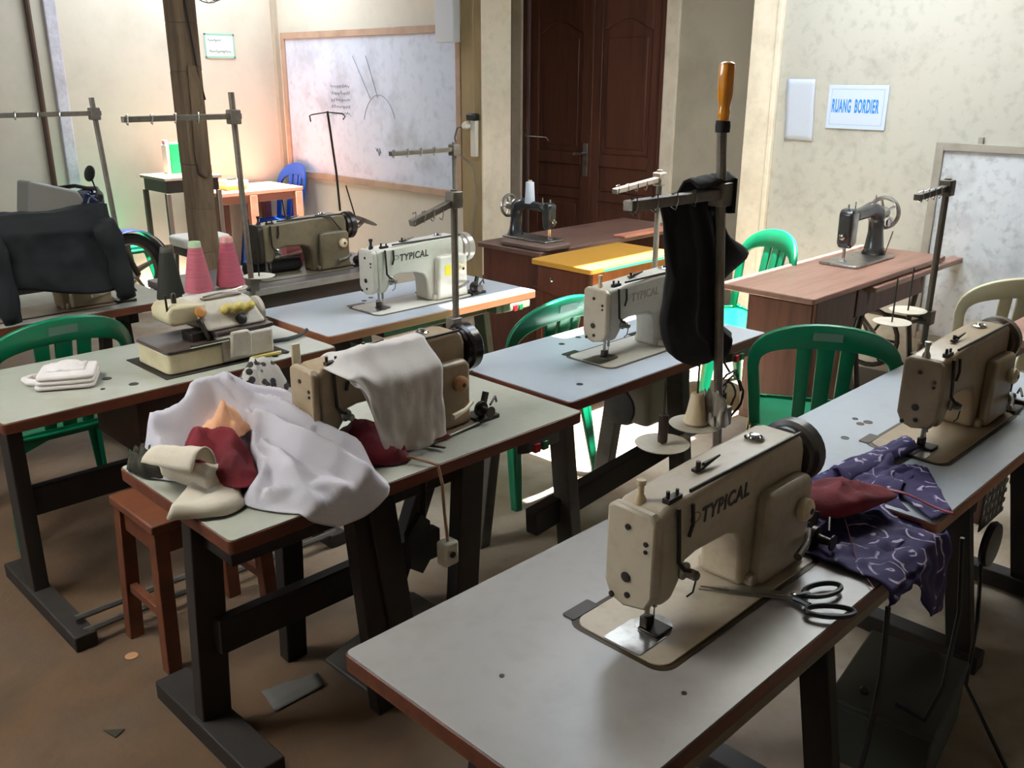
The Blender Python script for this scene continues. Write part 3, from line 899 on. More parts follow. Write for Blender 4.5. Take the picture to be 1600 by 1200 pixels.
    MB().tube([(0.222, 0.10, 0.280), (0.222, 0.10, 0.300)], 0.005, 8).box(0.208, 0.094, 0.282, 0.236, 0.106, 0.288).tube([(0.238, 0.098, 0.288), (0.285, 0.094, 0.296)], [0.006, 0.002], 6).build('winder_guide', DSTEEL, t)
    MB().lathe([(0.020, 0.284), (0.021, 0.289), (0.017, 0.291), (0.012, 0.289), (0.010, 0.297), (0.003, 0.298)], 18, T(0.43, 0.105, 0)).build('oil_window', CHROME, t)
    # bobbin winder sits on the bed's right end
    wn = MB().lathe([(0.024, 0.0), (0.024, 0.012), (0.01, 0.014), (0.008, 0.045), (0.018, 0.046), (0.018, 0.050)], 16, T(0.585, 0.030, 0.035) @ RX(90))
    wn.box(0.556, 0.0, 0.0005, 0.64, 0.075, 0.012).beam((0.60, 0.04, 0.01), (0.625, 0.045, 0.075), 0.012, 0.02).tube([(0.60, 0.0, 0.05), (0.64, 0.02, 0.062), (0.655, 0.03, 0.04)], 0.004, 6)
    wn.build('bobbin_winder', DSTEEL, t, bevel=0.001)
    MT_ = Matrix(((1, 0, 0, 0), (0, 0, -1, 0), (0, 1, 0, 0), (0, 0, 0, 1)))
    if lettering:
        text('lettering', lettering, 0.042, lm or LETT, t, T(0.166, 0.0494, 0.222) @ MT_ @ Matrix.Rotation(R(1.2), 4, 'Z'), 0.0006, shear=0.12, offset=0.0012, sx=0.92)
        MB().tube([T(0.146, 0.0496, 0.228) @ Vector((0.015 * math.cos(R(k * 30)), 0, 0.010 * math.sin(R(k * 30)))) for k in range(13)], 0.0008, 4).build('emblem', lm or LETT, t)
    if sticker:
        MB().box(0.40, 0.0172, 0.115, 0.435, 0.0182, 0.162).build('sticker', mat('yellow_sticker', (214, 196, 30), 0.5), t, smooth=0)
    return t


machine('sewing_machine', 'cream TYPICAL sewing machine with scissors lying beside it, closest to the camera', 1.155, 0.775, MWHITE, lettering='TYPICAL', wheel=mat('wheel_dark_grey', (62, 58, 58), 0.35))
machine('sewing_machine', 'tan sewing machine half covered by a white cloth', 1.19, 1.875, MTAN, wheel=mat('wheel_black_gloss', (34, 28, 30), 0.25), knob=mat('amber_knob', (166, 116, 74), 0.4), post=False)
machine('sewing_machine', 'greyish white sewing machine with faded lettering behind the hanging black cloth', 2.45, 1.945, MGREY, face=MWHITE, lettering='TYPICAL', lm=LETTF)
machine('sewing_machine', 'stained beige sewing machine at the right edge with purple cloth under its needle', 2.42, 0.777, MBEIGE, wheel=mat('wheel_brown', (74, 58, 42), 0.35), post=STEEL)
machine('sewing_machine', 'clean white TYPICAL sewing machine with yellow sticker in front of the pillar', 2.32, 3.126, MBRIGHT, lettering='TYPICAL', sticker=True, wheel=mat('wheel_silver', (176, 166, 158), 0.3, 0.4), wheel_r=0.068, post=BLACK)
m8 = machine('sewing_machine', 'old olive grey sewing machine on the dark table below the large white board', 2.32, 4.06, MOLIVE, face=mat('face_plate_dark', (44, 38, 30), 0.5), wheel=mat('wheel_dark', (40, 36, 32), 0.35), post=BLACK)
m7 = machine('sewing_machine', 'old sewing machine hidden under the dark navy coat', 1.06, 4.12, MTAN, post=False)
cb = MB().tube([(0.52, 0.045, 0.12), (0.50, 0.03, 0.2), (0.44, 0.04, 0.28), (0.36, 0.06, 0.292)], 0.004, 6)
cb.build('cable', BLACK, m8)


# ------------------------------------------------------------------ thread stands
def thread_stand(label, x, y, ztop, zarm, arm_dir, arm_len, discs=(), m=POLEM, lean=0.0, slope=0.0, w=0.026):
    t = thing('thread_stand', label, 'thread stand', (x, y, 0.75), 0, 'thread stands on the tables')
    MB().box(-0.03, -0.05, 0.0, 0.03, 0.03, 0.012).lathe([(0.02, 0.012), (0.02, 0.05), (0.014, 0.055)], 12).build('base_clamp', m, t)
    MB().tube([(0, 0, 0.01), (-lean, 0, ztop - 0.75)], 0.012, 10).build('pole', m, t)
    d = Vector((arm_dir[0], arm_dir[1], 0)).normalized()
    za = zarm - 0.75
    a0 = Vector((-lean * za / (ztop - 0.75), 0, za))
    MB().beam(a0 - d * 0.03, a0 + d * arm_len + Vector((0, 0, slope)), w, w * 0.8).build('guide_arm', m, t, bevel=0.002)
    MB().box(a0.x - 0.022, -0.022, za - 0.03, a0.x + 0.022, 0.022, za + 0.025).build('arm_clamp', m, t, bevel=0.004)
    n_ = 4
    for k in range(n_):
        p = a0 + d * arm_len * (0.35 + 0.62 * k / (n_ - 1)) + Vector((0, 0, slope * 0.7))
        hk = MB().tube([p + Vector((0, 0, 0.012)), p + Vector((0.004, -0.012, 0.018)), p + Vector((0.0, -0.018, 0.0)), p + Vector((0.0, -0.012, -0.02)), p + Vector((0, 0.0, -0.014))], 0.002, 5)
        hk.build('thread_hook', CHROME, t)
    if discs:
        z0 = discs[0][2] - 0.75
        br = MB()
        for dx, dy, dz in discs:
            br.beam((0, 0, z0 - 0.012), (dx, dy, dz - 0.75 - 0.012), 0.016, 0.008)
        br.box(-0.02, -0.02, z0 - 0.03, 0.02, 0.02, z0 + 0.02)
        br.build('disc_bracket', m, t)
        for dx, dy, dz in discs:
            dd = MB().lathe([(0.062, 0.0), (0.066, 0.004), (0.062, 0.005), (0.02, 0.002)], 28, T(dx, dy, dz - 0.75)).build('spool_disc', mat('spool_disc_plastic', (206, 196, 178), 0.45, spot=(160, 146, 122), amt=0.5, scale=9), t)
            MB().tube([(dx, dy, dz - 0.755), (dx, dy, dz - 0.75 + 0.16)], 0.003, 6).build('spool_pin', DSTEEL, dd)
    return t


thread_stand('tall thread stand with black cloth and screwdriver on it behind the closest machine', 1.985, 1.205, 1.62, 1.475, (-1, 0.03), 0.34, [(-0.285, -0.02, 0.9), (-0.14, -0.015, 0.91)], lean=0.095, w=0.028)
s2 = thread_stand('thread stand with grey angled arm rising behind the cloth covered machine', 2.035, 2.30, 1.38, 1.35, (-1, -0.05), 0.19, slope=-0.06)
MB().box(-0.03, -0.02, 0.09, 0.012, 0.02, 0.2).build('pole_clip', POLEM, s2, bevel=0.003)
thread_stand('thread stand with short grey arm in front of the wooden door', 3.25, 2.36, 1.36, 1.325, (-1, 0.0), 0.30, slope=-0.03)
thread_stand('dark thread stand with two white spool discs in front of the treadle table', 3.40, 1.235, 1.40, 1.37, (-1, 0.0), 0.25, [(-0.19, 0.05, 0.905), (-0.06, 0.05, 0.925)], m=mat('stand_dark_metal', (88, 80, 68), 0.45, 0.3, spot=(50, 42, 34), amt=0.5, scale=12), slope=-0.015)
thread_stand('tall thread stand with long arm beside the wooden post and pink cones', 1.90, 3.42, 1.67, 1.58, (-1, 0.0), 0.44, [(-0.26, -0.05, 0.91), (-0.13, -0.06, 0.92), (-0.295, 0.13, 0.86), (0.045, 0.02, 0.93)], lean=0.02)
thread_stand('thread stand with grey arm in front of the large white board', 3.13, 3.53, 1.42, 1.385, (-1, 0.0), 0.40)
thread_stand('leftmost tall thread stand with long arm beside the dark coat', 1.84, 4.56, 1.63, 1.56, (-1, 0.0), 0.46, lean=0.05)

wt = thing('wire_thread_stand', 'thin T shaped wire thread holder rising in front of the large white board', 'thread stand', (2.90, 4.21, 1.035))
MB().tube([(0, 0, 0.0), (-0.01, 0, 0.2), (-0.045, 0, 0.52)], 0.006, 6).build('wire_pole', DSTEEL, wt)
MB().tube([(-0.15, 0, 0.47), (-0.155, 0, 0.50), (-0.14, 0, 0.505), (-0.045, 0, 0.515), (0.05, 0, 0.505), (0.065, 0, 0.49), (0.05, 0, 0.475)], 0.0035, 6).build('wire_hook', DSTEEL, wt)
MB().tube([(0.10, 0.0, -0.05), (0.06, 0.02, 0.13)], 0.004, 6).tube([(-0.33, 0.02, 0.0), (-0.34, 0.02, 0.09)], 0.003, 6).build('thread_pin', DSTEEL, wt)
sd = MB().lathe([(0.075, 0.0), (0.078, 0.004), (0.01, 0.007)], 24, T(3.06, 4.22, 0.965) @ RY(28)).tube([(3.0, 4.2, 0.94), (3.06, 4.22, 0.965)], 0.012, 6)
tag(sd.build('spool_disc', mat('spool_disc_grey', (160, 152, 146), 0.45)), 'tilted grey spool disc beyond the wheel of the olive machine', 'disc')


# ------------------------------------------------------------------ chairs
def chair(label, loc, rz, m, group='plastic chairs', patch=True, wide=1.0):
    """moulded plastic chair facing +y; backrest towards -y"""
    t = thing('plastic_chair', label, 'chair', loc, rz, group)
    hw_, zs, zt = 0.245 * wide, 0.45, 0.89

    def back(x, z):
        k = (z - zs) / (zt - zs)
        return Vector((x, -0.20 - 0.085 * k + 0.05 * (x / hw_) ** 2, z))

    n = 20
    outer, inner = [], []
    for i in range(n + 1):
        a = math.pi * i / n
        outer.append((-hw_ * math.cos(a) * (1 - 0.02 * math.sin(a)), 0.70 + 0.185 * math.sin(a) ** 0.75))
        inner.append((-(hw_ - 0.042) * math.cos(a), 0.69 + 0.10 * math.sin(a) ** 0.7))
    outer = [(-hw_ * 0.90, 0.43)] + [(-hw_ * 0.95, 0.56)] + outer + [(hw_ * 0.95, 0.56)] + [(hw_ * 0.90, 0.43)]
    inner = [(-(hw_ * 0.90 - 0.04), 0.43)] + [(-(hw_ * 0.95 - 0.042), 0.56)] + inner + [(hw_ * 0.95 - 0.042, 0.56)] + [(hw_ * 0.90 - 0.04, 0.43)]
    mb = MB()
    N = len(outer)
    vs = [back(*p) for p in outer] + [back(*p) for p in inner]
    mb.add(vs, [(i, i + 1, N + i + 1, N + i) for i in range(N - 1)])
    mb.build('backrest', m, t, solid=0.022, solid_off=0, bevel=0.005)
    for xc, wd in ((-0.078, 0.052), (0.0, 0.062), (0.078, 0.052)):
        sl = MB()
        zz = [0.44, 0.52, 0.60, 0.68, 0.74, 0.80]
        sl.add([back(xc * (0.9 + 0.25 * (z - 0.44)) + s_ * wd / 2 * (0.85 + 0.5 * (z - 0.44)), z) for z in zz for s_ in (-1, 1)], [(2 * i, 2 * i + 1, 2 * i + 3, 2 * i + 2) for i in range(len(zz) - 1)])
        sl.build('slat', m, t, solid=0.014, solid_off=0, bevel=0.003)
    if patch:
        MB().add([back(s_ * 0.052, z) + Vector((0, -0.0135, 0)) for z in (0.822, 0.855) for s_ in (-1, 1)], [(0, 1, 3, 2)]).build('moulded_patch', GREEN2, t, smooth=0)

    def seat(u, v):
        x, y = (u - 0.5) * 2, (v - 0.5) * 2
        k = (abs(x) ** 4 + abs(y) ** 4) ** 0.25
        dip = -0.014 * (1 - min(1, x * x + y * y)) - 0.028 * sm(0.9, 1.0, y) - 0.02 * sm(0.92, 1.0, abs(x))
        c = 1 - 0.035 * (x * x * y * y)
        return Vector((x * 0.225 * wide * c, y * 0.22 * c, 0.43 + dip))
    MB().grid(seat, 15, 15).build('seat', m, t, solid=0.012, sub=0)
    for sx in (-1, 1):
        for sy in (-1, 1):
            top = Vector((sx * 0.20 * wide, sy * 0.19, 0.445))
            bot = Vector((sx * 0.235 * wide, sy * 0.255, 0.0))
            lg = MB()
            lg.beam(top + Vector((-sx * 0.012, 0, 0)), bot + Vector((-sx * 0.01, 0, 0)), 0.062, 0.014, 0.036, 0.012, up=(0, 1, 0))
            lg.beam(top + Vector((0, -sy * 0.02, 0)), bot + Vector((0, -sy * 0.012, 0)), 0.014, 0.062, 0.012, 0.036, up=(0, 1, 0))
            lg.build('leg', m, t, bevel=0.003)
    for sy in (-1, 1):
        pts = [(-0.20 * wide, 0.44), (-0.205 * wide, 0.33), (-0.16 * wide, 0.37), (-0.08 * wide, 0.40), (0.08 * wide, 0.40), (0.16 * wide, 0.37), (0.205 * wide, 0.33), (0.20 * wide, 0.44)]
        MB().prism(pts, sy * 0.20 - 0.006, sy * 0.20 + 0.006, 'xz').build('apron', m, t)
    for sx in (-1, 1):
        pts = [(-0.19, 0.44), (-0.195, 0.34), (-0.14, 0.385), (0.14, 0.385), (0.195, 0.34), (0.19, 0.44)]
        MB().prism(pts, sx * 0.205 * wide - 0.006, sx * 0.205 * wide + 0.006, 'yz').build('apron', m, t)
    return t


ch0 = chair('green plastic chair behind the beige machine at the right, its back to the camera', (3.335, 1.60, 0), -60, GREEN, wide=1.12)
dup(ch0, 'green plastic chair between the overlock table and the coat covered table', (1.155, 3.78, 0), 0)
dup(ch0, 'green plastic chair pushed behind the grey white machine with faded lettering', (2.75, 2.70, 0), 0)
cd_ = dup(ch0, 'sunlit green plastic chair left of the brown treadle table', (4.35, 2.66, 0), 60, skip=('moulded_patch',))
cd_.scale = (1.05, 1.05, 1.06)
dup(ch0, 'green plastic chair by the far left wall behind the motorcycle', (2.94, 7.44, 0), 268, skip=('moulded_patch',))
bchair = chair('blue plastic chair tucked under the pinkish brown table by the large white board', (4.40, 7.43, 0), 90, BLUE, patch=False, wide=0.92)
bchair.scale = (1, 1, 1.1)
chair('beige plastic chair at the right edge before the low white board', (4.72, 1.40, 0), -50, BEIGEC, patch=False, wide=1.1)


# brown wooden stool between the overlock table and the cloth heap table
def stool():
    t = thing('wooden_stool', 'red brown wooden stool tucked between the cloth heap table and the overlock table', 'stool', (1.14, 2.56, 0), 0)
    MB().box(-0.19, -0.15, 0.47, 0.19, 0.15, 0.50).build('seat', WOODST, t, bevel=0.005)
    for sx in (-1, 1):
        for sy in (-1, 1):
            MB().beam((sx * 0.16, sy * 0.12, 0.47), (sx * 0.175, sy * 0.135, 0), 0.045, 0.045).build('leg', WOODST, t, bevel=0.003)
    for sy in (-1, 1):
        MB().box(-0.15, sy * 0.12 - 0.01, 0.39, 0.15, sy * 0.12 + 0.01, 0.47).build('apron', WOODST, t, bevel=0.003)
    for sx in (-1, 1):
        MB().box(sx * 0.16 - 0.01, -0.11, 0.39, sx * 0.16 + 0.01, 0.11, 0.47).build('apron', WOODST, t, bevel=0.003)
        MB().box(sx * 0.168 - 0.012, -0.12, 0.17, sx * 0.168 + 0.012, 0.12, 0.20).build('stretcher', WOODST, t, bevel=0.003)


stool()


# ------------------------------------------------------------------ cloth helpers
def ridge(x, y, a, b, h, w):
    """sharp fold running from a to b, fading out towards b"""
    dx, dy = b[0] - a[0], b[1] - a[1]
    t = max(0.0, min(1.0, ((x - a[0]) * dx + (y - a[1]) * dy) / (dx * dx + dy * dy)))
    d = math.hypot(x - a[0] - dx * t, y - a[1] - dy * t)
    return h * max(0.0, 1 - d / (w * (0.7 + 0.6 * t))) ** 1.2 * (1 - 0.35 * t)


def heap(name, label, cat, poly, base, H, m, ns=14, nt=56, fold=0.012, fscale=9.0, seed=0.0, edge_y=None, center=None, thick=0.003, parent=None, rim=0.004):
    """crumpled cloth lying inside the outline POLY; H(x, y) gives its height; what passes edge_y hangs over the table edge"""
    P = [Vector(p) for p in poly]
    c = Vector(center) if center else sum(P, Vector((0, 0))) / len(P)
    n = len(P)

    def border(t):
        f = t * n
        i = int(f) % n
        a, b = P[i], P[(i + 1) % n]
        p0, p3 = P[i - 1], P[(i + 2) % n]
        k = f - int(f)
        q = 0.5 * ((2 * a) + (-p0 + b) * k + (2 * p0 - 5 * a + 4 * b - p3) * k * k + (-p0 + 3 * a - 3 * b + p3) * k ** 3)
        return q * 0.6 + (a + (b - a) * k) * 0.4

    def fn(u, v):
        q = c + (border(u) - c) * v
        x, y = q.x, q.y
        fall = 1 - sm(0.84, 1.0, v)
        wx, wy = x + 0.04 * nz(x * 7, y * 7, seed), y + 0.04 * nz(x * 7, y * 7, seed + 9)
        r1 = (1 - abs(nz((wx * 0.8 + wy * 0.6) * fscale * 1.5 + seed, (wy * 0.8 - wx * 0.6) * fscale * 0.7, seed))) ** 2.5 + 0.28 * (1 - abs(nz((wx * 0.4 - wy * 0.9) * fscale * 2.0 + seed, (wy * 0.4 + wx * 0.9) * fscale, seed + 4))) ** 4
        r2 = nz(x * fscale * 2.2, y * fscale * 2.2 + seed, 3.1)
        z = H(x, y) * fall + fold * 1.3 * (r1 - 0.45) * (0.25 + fall) + fold * 0.5 * r2 * (0.2 + fall)
        z = max(z, 0.0) + rim
        if edge_y is not None and y < edge_y:
            d = edge_y - y
            z -= 1.1 * d + 0.3 * fold * r2
            y = edge_y - 0.012 - 0.22 * d
        return (x, y, base + z)
    mb = MB().grid(fn, nt, ns, closed_u=True)
    return mb, (lambda: mb.build(name, m, parent, solid=thick, smooth=180, solid_off=1))


def g2(x, y, cx, cy, sx, sy):
    return math.exp(-((x - cx) / sx) ** 2 - ((y - cy) / sy) ** 2)


# ------------------------------------------------------------------ on the cloth heap table
WP = [(0.91, 2.31), (0.865, 2.20), (0.93, 2.08), (0.99, 1.96), (0.965, 1.86), (1.0, 1.78), (1.05, 1.715), (1.12, 1.682), (1.20, 1.682), (1.28, 1.712), (1.31, 1.82), (1.30, 1.93), (1.32, 2.04), (1.30, 2.18), (1.22, 2.26), (1.10, 2.30), (1.0, 2.32)]


WF = [((1.02, 2.20), (1.29, 2.02), 0.045, 0.05), ((1.09, 2.14), (1.30, 1.80), 0.055, 0.05), ((1.10, 2.05), (1.24, 1.70), 0.05, 0.045), ((1.09, 1.98), (1.08, 1.72), 0.045, 0.04),
      ((0.90, 2.24), (1.06, 2.17), 0.05, 0.035), ((1.06, 2.17), (1.10, 2.08), 0.05, 0.03), ((1.10, 2.08), (1.06, 1.92), 0.045, 0.03), ((1.06, 1.92), (0.985, 1.84), 0.03, 0.03),
      ((1.20, 1.92), (1.31, 1.90), 0.04, 0.035), ((1.0, 2.27), (1.22, 2.22), 0.03, 0.04), ((1.02, 1.83), (1.19, 1.70), 0.03, 0.03)]


def wh(x, y):
    wx, wy = x + 0.02 * nz(x * 9, y * 9, 3.3), y + 0.02 * nz(x * 9, y * 9, 8.8)
    z = 0.06 * g2(x, y, 0.89, 2.23, 0.06, 0.08) + 0.18 * g2(x, y, 1.07, 2.20, 0.16, 0.10) + 0.12 * g2(x, y, 1.20, 2.06, 0.13, 0.13) + 0.06 * g2(x, y, 1.16, 1.87, 0.15, 0.12) - 0.11 * g2(x, y, 0.98, 2.03, 0.065, 0.085)
    return z + max(ridge(wx, wy, *r) for r in WF) + 0.4 * sum(ridge(wx, wy, *r) for r in WF[:3])


mbx, mk = heap('white_cloth_heap', '', '', WP, 0.75, wh, WCLOTH, 44, 180, 0.010, 6.5, 1.7, edge_y=1.732, center=(1.12, 2.0))
tag(mk(), 'large crumpled white cotton cloth heaped over the left end of the table', 'cloth')
mbx, mk = heap('maroon_cloth', '', '', [(0.93, 2.10), (0.93, 1.97), (0.975, 1.88), (1.03, 1.90), (1.07, 2.01), (1.08, 2.09), (1.03, 2.15), (0.96, 2.16)], 0.785, lambda x, y: 0.085 * g2(x, y, 1.02, 2.02, 0.04, 0.05) + 0.085 * g2(x, y, 0.965, 2.08, 0.035, 0.06) + 0.05 * g2(x, y, 0.98, 1.95, 0.04, 0.035) + ridge(x, y, (0.98, 2.10), (1.04, 1.94), 0.03, 0.022), MAROON, 26, 90, 0.014, 15, 5.0)
tag(mk(), 'crumpled maroon cloth nested in the hollow of the white cloth heap', 'cloth')
mbx, mk = heap('peach_cloth_scrap', '', '', [(0.99, 2.12), (0.995, 2.05), (1.04, 2.01), (1.10, 2.045), (1.11, 2.12), (1.05, 2.16)], 0.862, lambda x, y: 0.065 * g2(x, y, 1.045, 2.075, 0.035, 0.03), PEACH, 16, 56, 0.016, 20, 2.0)
tag(mk(), 'small peach cloth scrap on top of the maroon cloth', 'cloth')
mbx, mk = heap('maroon_cloth', '', '', [(1.30, 2.02), (1.30, 1.88), (1.36, 1.81), (1.42, 1.80), (1.45, 1.855), (1.60, 1.85), (1.60, 1.872), (1.40, 2.0)], 0.75, lambda x, y: 0.075 * g2(x, y, 1.34, 1.92, 0.08, 0.07) + 0.02, MAROON, 9, 40, 0.016, 11, 8.0)
tag(mk(), 'dark maroon cloth lying under the tan machine head right of the white heap', 'cloth')
mbx, mk = heap('print_cloth', '', '', [(1.08, 2.24), (1.16, 2.20), (1.24, 2.12), (1.33, 2.08), (1.36, 2.14), (1.28, 2.24), (1.18, 2.31), (1.10, 2.31)], 0.75, lambda x, y: 0.215 * g2(x, y, 1.235, 2.225, 0.12, 0.07), PATT, 10, 44, 0.025, 14, 4.0)
tag(mk(), 'black and white printed cloth scrunched behind the white heap', 'cloth')


def folded(name, label, cx, cy, z, w, d, h, rz, m, tilt=0.0, layers=3):
    t = thing(name, label, 'cloth', (cx, cy, z), rz)
    for k in range(layers):
        z0 = h * k / layers
        fn = MB()
        sh = 0.006 * math.sin(k * 2.3)
        fn.prism([(-d / 2 + sh, z0 + 0.001), (d / 2 + sh - 0.008, z0 + 0.001), (d / 2 + sh, z0 + h / layers * 0.5), (d / 2 + sh - 0.008, z0 + h / layers - 0.001), (-d / 2 + sh, z0 + h / layers - 0.001 + tilt * d)], -w / 2, w / 2, 'yz')
        fn.build('fold', m, t, bevel=0.005, seg=3)
    return t


def roll():
    t = thing('cream_cloth_roll', 'cream cloth folded into a loose bundle at the left end of the heap table', 'cloth', (0.955, 2.055, 0.752), 100)

    def fn(u, v):
        a = 2 * math.pi * u
        x = -0.12 + 0.235 * v
        k = (1 - sm(0.9, 1.0, v) * 0.55) * (1 - sm(0.1, 0.0, v) * 0.55)
        r_ = 1 + 0.10 * nz(2 * math.cos(a), 2 * math.sin(a), v * 4)
        ca, sa = math.cos(a), math.sin(a)
        return (x + 0.01 * sa, 0.056 * k * r_ * math.copysign(abs(ca) ** 0.75, ca), 0.038 + 0.036 * k * r_ * math.copysign(abs(sa) ** 0.75, sa))
    MB().grid(fn, 34, 22, closed_u=True).build('rolled_bundle', CCLOTH, t, smooth=180)
    MB().grid(lambda u, v: (-0.10 + 0.20 * u, 0.055 - 0.03 * math.cos(2.6 * v) + 0.02 * v, 0.045 + 0.10 * math.sin(math.pi * (0.15 + 0.7 * v)) * (1 - 0.45 * u) + 0.006 * nz(u * 5, v * 5, 4)), 14, 14).build('loose_flap', CCLOTH, t, solid=0.004, smooth=180)


roll()
mbx, mk = heap('cream_cloth_flap', '', '', [(0.80, 1.925), (0.815, 1.90), (0.90, 1.845), (0.96, 1.86), (0.99, 1.93), (0.985, 2.01), (0.91, 2.03)], 0.752, lambda x, y: 0.02 + 0.02 * g2(x, y, 0.95, 1.95, 0.05, 0.05), CCLOTH, 8, 40, 0.008, 12, 6.0)
tag(mk(), 'flat cream cloth flap overhanging the left corner of the heap table', 'cloth')
mbx, mk = heap('dark_scrap_heap', '', '', [(0.855, 2.27), (0.865, 2.19), (0.90, 2.14), (0.93, 2.20), (0.935, 2.28), (0.90, 2.30)], 0.75, lambda x, y: 0.045 * g2(x, y, 0.90, 2.22, 0.05, 0.08), OLIVEC, 8, 40, 0.03, 34, 9.0)
tag(mk(), 'dark olive scraps and thread waste at the far left corner of the heap table', 'scraps')


def sheet():
    """white lining over the tan machine: rises over the arm and hangs down the operator's side"""
    x0, x1 = 1.25, 1.575

    def fn(u, v):
        x = x0 + (x1 - x0) * u
        # lower edge: slants from the needle side down to the middle, then level
        zl = 0.99 - 0.215 * sm(0.0, 0.36, u) + 0.012 * math.sin(7 * u)
        y_b, y_f = 2.045, 1.885
        s = v * 1.0
        wob = 0.010 * nz(u * 5, v * 5, 1.3) + 0.006 * nz(u * 13, v * 9, 4.1)
        top = 1.048 + 0.010 * nz(u * 6, v * 3, 7.7) - 0.02 * sm(0.2, 0.0, u)
        if s < 0.38:
            k = s / 0.38
            y = y_b + (1.915 - y_b) * k
            z = top - 0.03 * (1 - k) ** 2 + wob * 0.5
            x += 0.03 * (1 - k)
        else:
            k = (s - 0.38) / 0.62
            z = top + (zl - top) * k
            y = 1.915 - 0.075 * sm(0, 0.3, k) - 0.012 * k + wob * 1.6 * k - 0.012 * sm(0.5, 1, k) * math.sin(u * 9)
            x += 0.05 * (0.5 - u) * k * (0.2 if u > 0.5 else 1)
            y = min(y, 1.86 - 0.0) if k > 0.3 else y
        return (x, y, z)
    o = MB().grid(fn, 34, 34).build('white_cover_cloth', WCLOTH2, solid=0.003, smooth=180)
    tag(o, 'white lining cloth draped over the arm of the tan sewing machine', 'cloth')


sheet()
cp = thing('hanging_plug', 'white plug hanging on a thin cord from the edge of the heap table', 'plug', (1.462, 1.70, 0.50))
MB().box(-0.025, -0.018, -0.035, 0.025, 0.022, 0.035).build('plug_body', mat('socket_white', (216, 210, 196)), cp, bevel=0.007)
MB().lathe([(0.009, 0.0), (0.009, 0.004)], 10, T(0, -0.018, 0) @ RX(90)).build('socket_hole', BLACK, cp)
MB().tube([(0, 0, 0.03), (-0.008, 0.002, 0.12), (-0.005, 0.012, 0.20), (-0.012, 0.02, 0.258), (-0.04, 0.09, 0.265), (-0.07, 0.14, 0.262)], 0.0045, 6).build('cord', mat('cord_tan', (160, 124, 98), 0.5), cp)
tw = MB().beam((1.49, 1.90, 0.757), (1.535, 1.79, 0.760), 0.010, 0.004, 0.004, 0.004).beam((1.502, 1.90, 0.757), (1.538, 1.79, 0.760), 0.010, 0.004, 0.004, 0.004)
tag(tw.build('tweezers', DSTEEL, bevel=0.001), 'dark steel tweezers lying at the hem of the white cover cloth', 'tweezers')
kn = MB().beam((1.52, 1.85, 0.756), (1.74, 1.872, 0.758), 0.010, 0.006)
tag(kn.build('metal_ruler', STEEL, bevel=0.001), 'narrow metal rod lying along the front of the tan machine', 'ruler')

# ------------------------------------------------------------------ on the closest table
sc = thing('scissors', 'black handled scissors lying on the closest grey table', 'scissors', (1.522, 0.728, 0.7545), 0)


def blade(p, q, w):
    p, q = Vector(p), Vector(q)
    d = (q - p).normalized()
    nn = Vector((-d.y, d.x, 0))
    L_ = (q - p).length
    return MB().add([p - nn * w, p + nn * w * 0.6, p + d * L_ * 0.6 + nn * w * 0.5, q, p + d * L_ * 0.6 - nn * w * 0.8, p - nn * w + Vector((0, 0, 0.004)), p + nn * w * 0.6 + Vector((0, 0, 0.004)), p + d * L_ * 0.6 + nn * w * 0.5 + Vector((0, 0, 0.004)), q + Vector((0, 0, 0.003)), p + d * L_ * 0.6 - nn * w * 0.8 + Vector((0, 0, 0.004))],
                    [(4, 3, 2, 1, 0), (5, 6, 7, 8, 9), (0, 1, 6, 5), (1, 2, 7, 6), (2, 3, 8, 7), (3, 4, 9, 8), (4, 0, 5, 9)])


# local frame: pivot at the origin, blades towards the machine
blade((0, 0, 0.002), (-0.106, 0.150, 0.002), 0.010).build('blade', STEEL, sc, smooth=0)
blade((0.004, -0.004, 0.006), (-0.100, 0.150, 0.006), 0.010).build('blade', STEEL, sc, smooth=0)
MB().lathe([(0.005, 0.0), (0.006, 0.012), (0.003, 0.013)], 10).build('pivot_screw', CHROME, sc)


def ring(cx, cy, rx, ry, rot, z):
    return [(cx + rx * math.cos(a) * math.cos(rot) - ry * math.sin(a) * math.sin(rot), cy + rx * math.cos(a) * math.sin(rot) + ry * math.sin(a) * math.cos(rot), z) for a in [2 * math.pi * k / 22 for k in range(23)]]


HB = mat('scissor_handle_black', (34, 36, 44), 0.35)
MB().tube([(0.0, 0.0, 0.006), (0.018, -0.012, 0.008), (0.030, -0.018, 0.008)], 0.006, 7).tube(ring(0.062, -0.030, 0.044, 0.020, R(-22), 0.008), 0.0055, 7).build('handle', HB, sc)
MB().tube([(0.0, 0.0, 0.004), (-0.004, -0.022, 0.007), (-0.008, -0.04, 0.007)], 0.006, 7).tube(ring(0.002, -0.078, 0.046, 0.019, R(-48), 0.007), 0.0055, 7).build('handle', HB, sc)


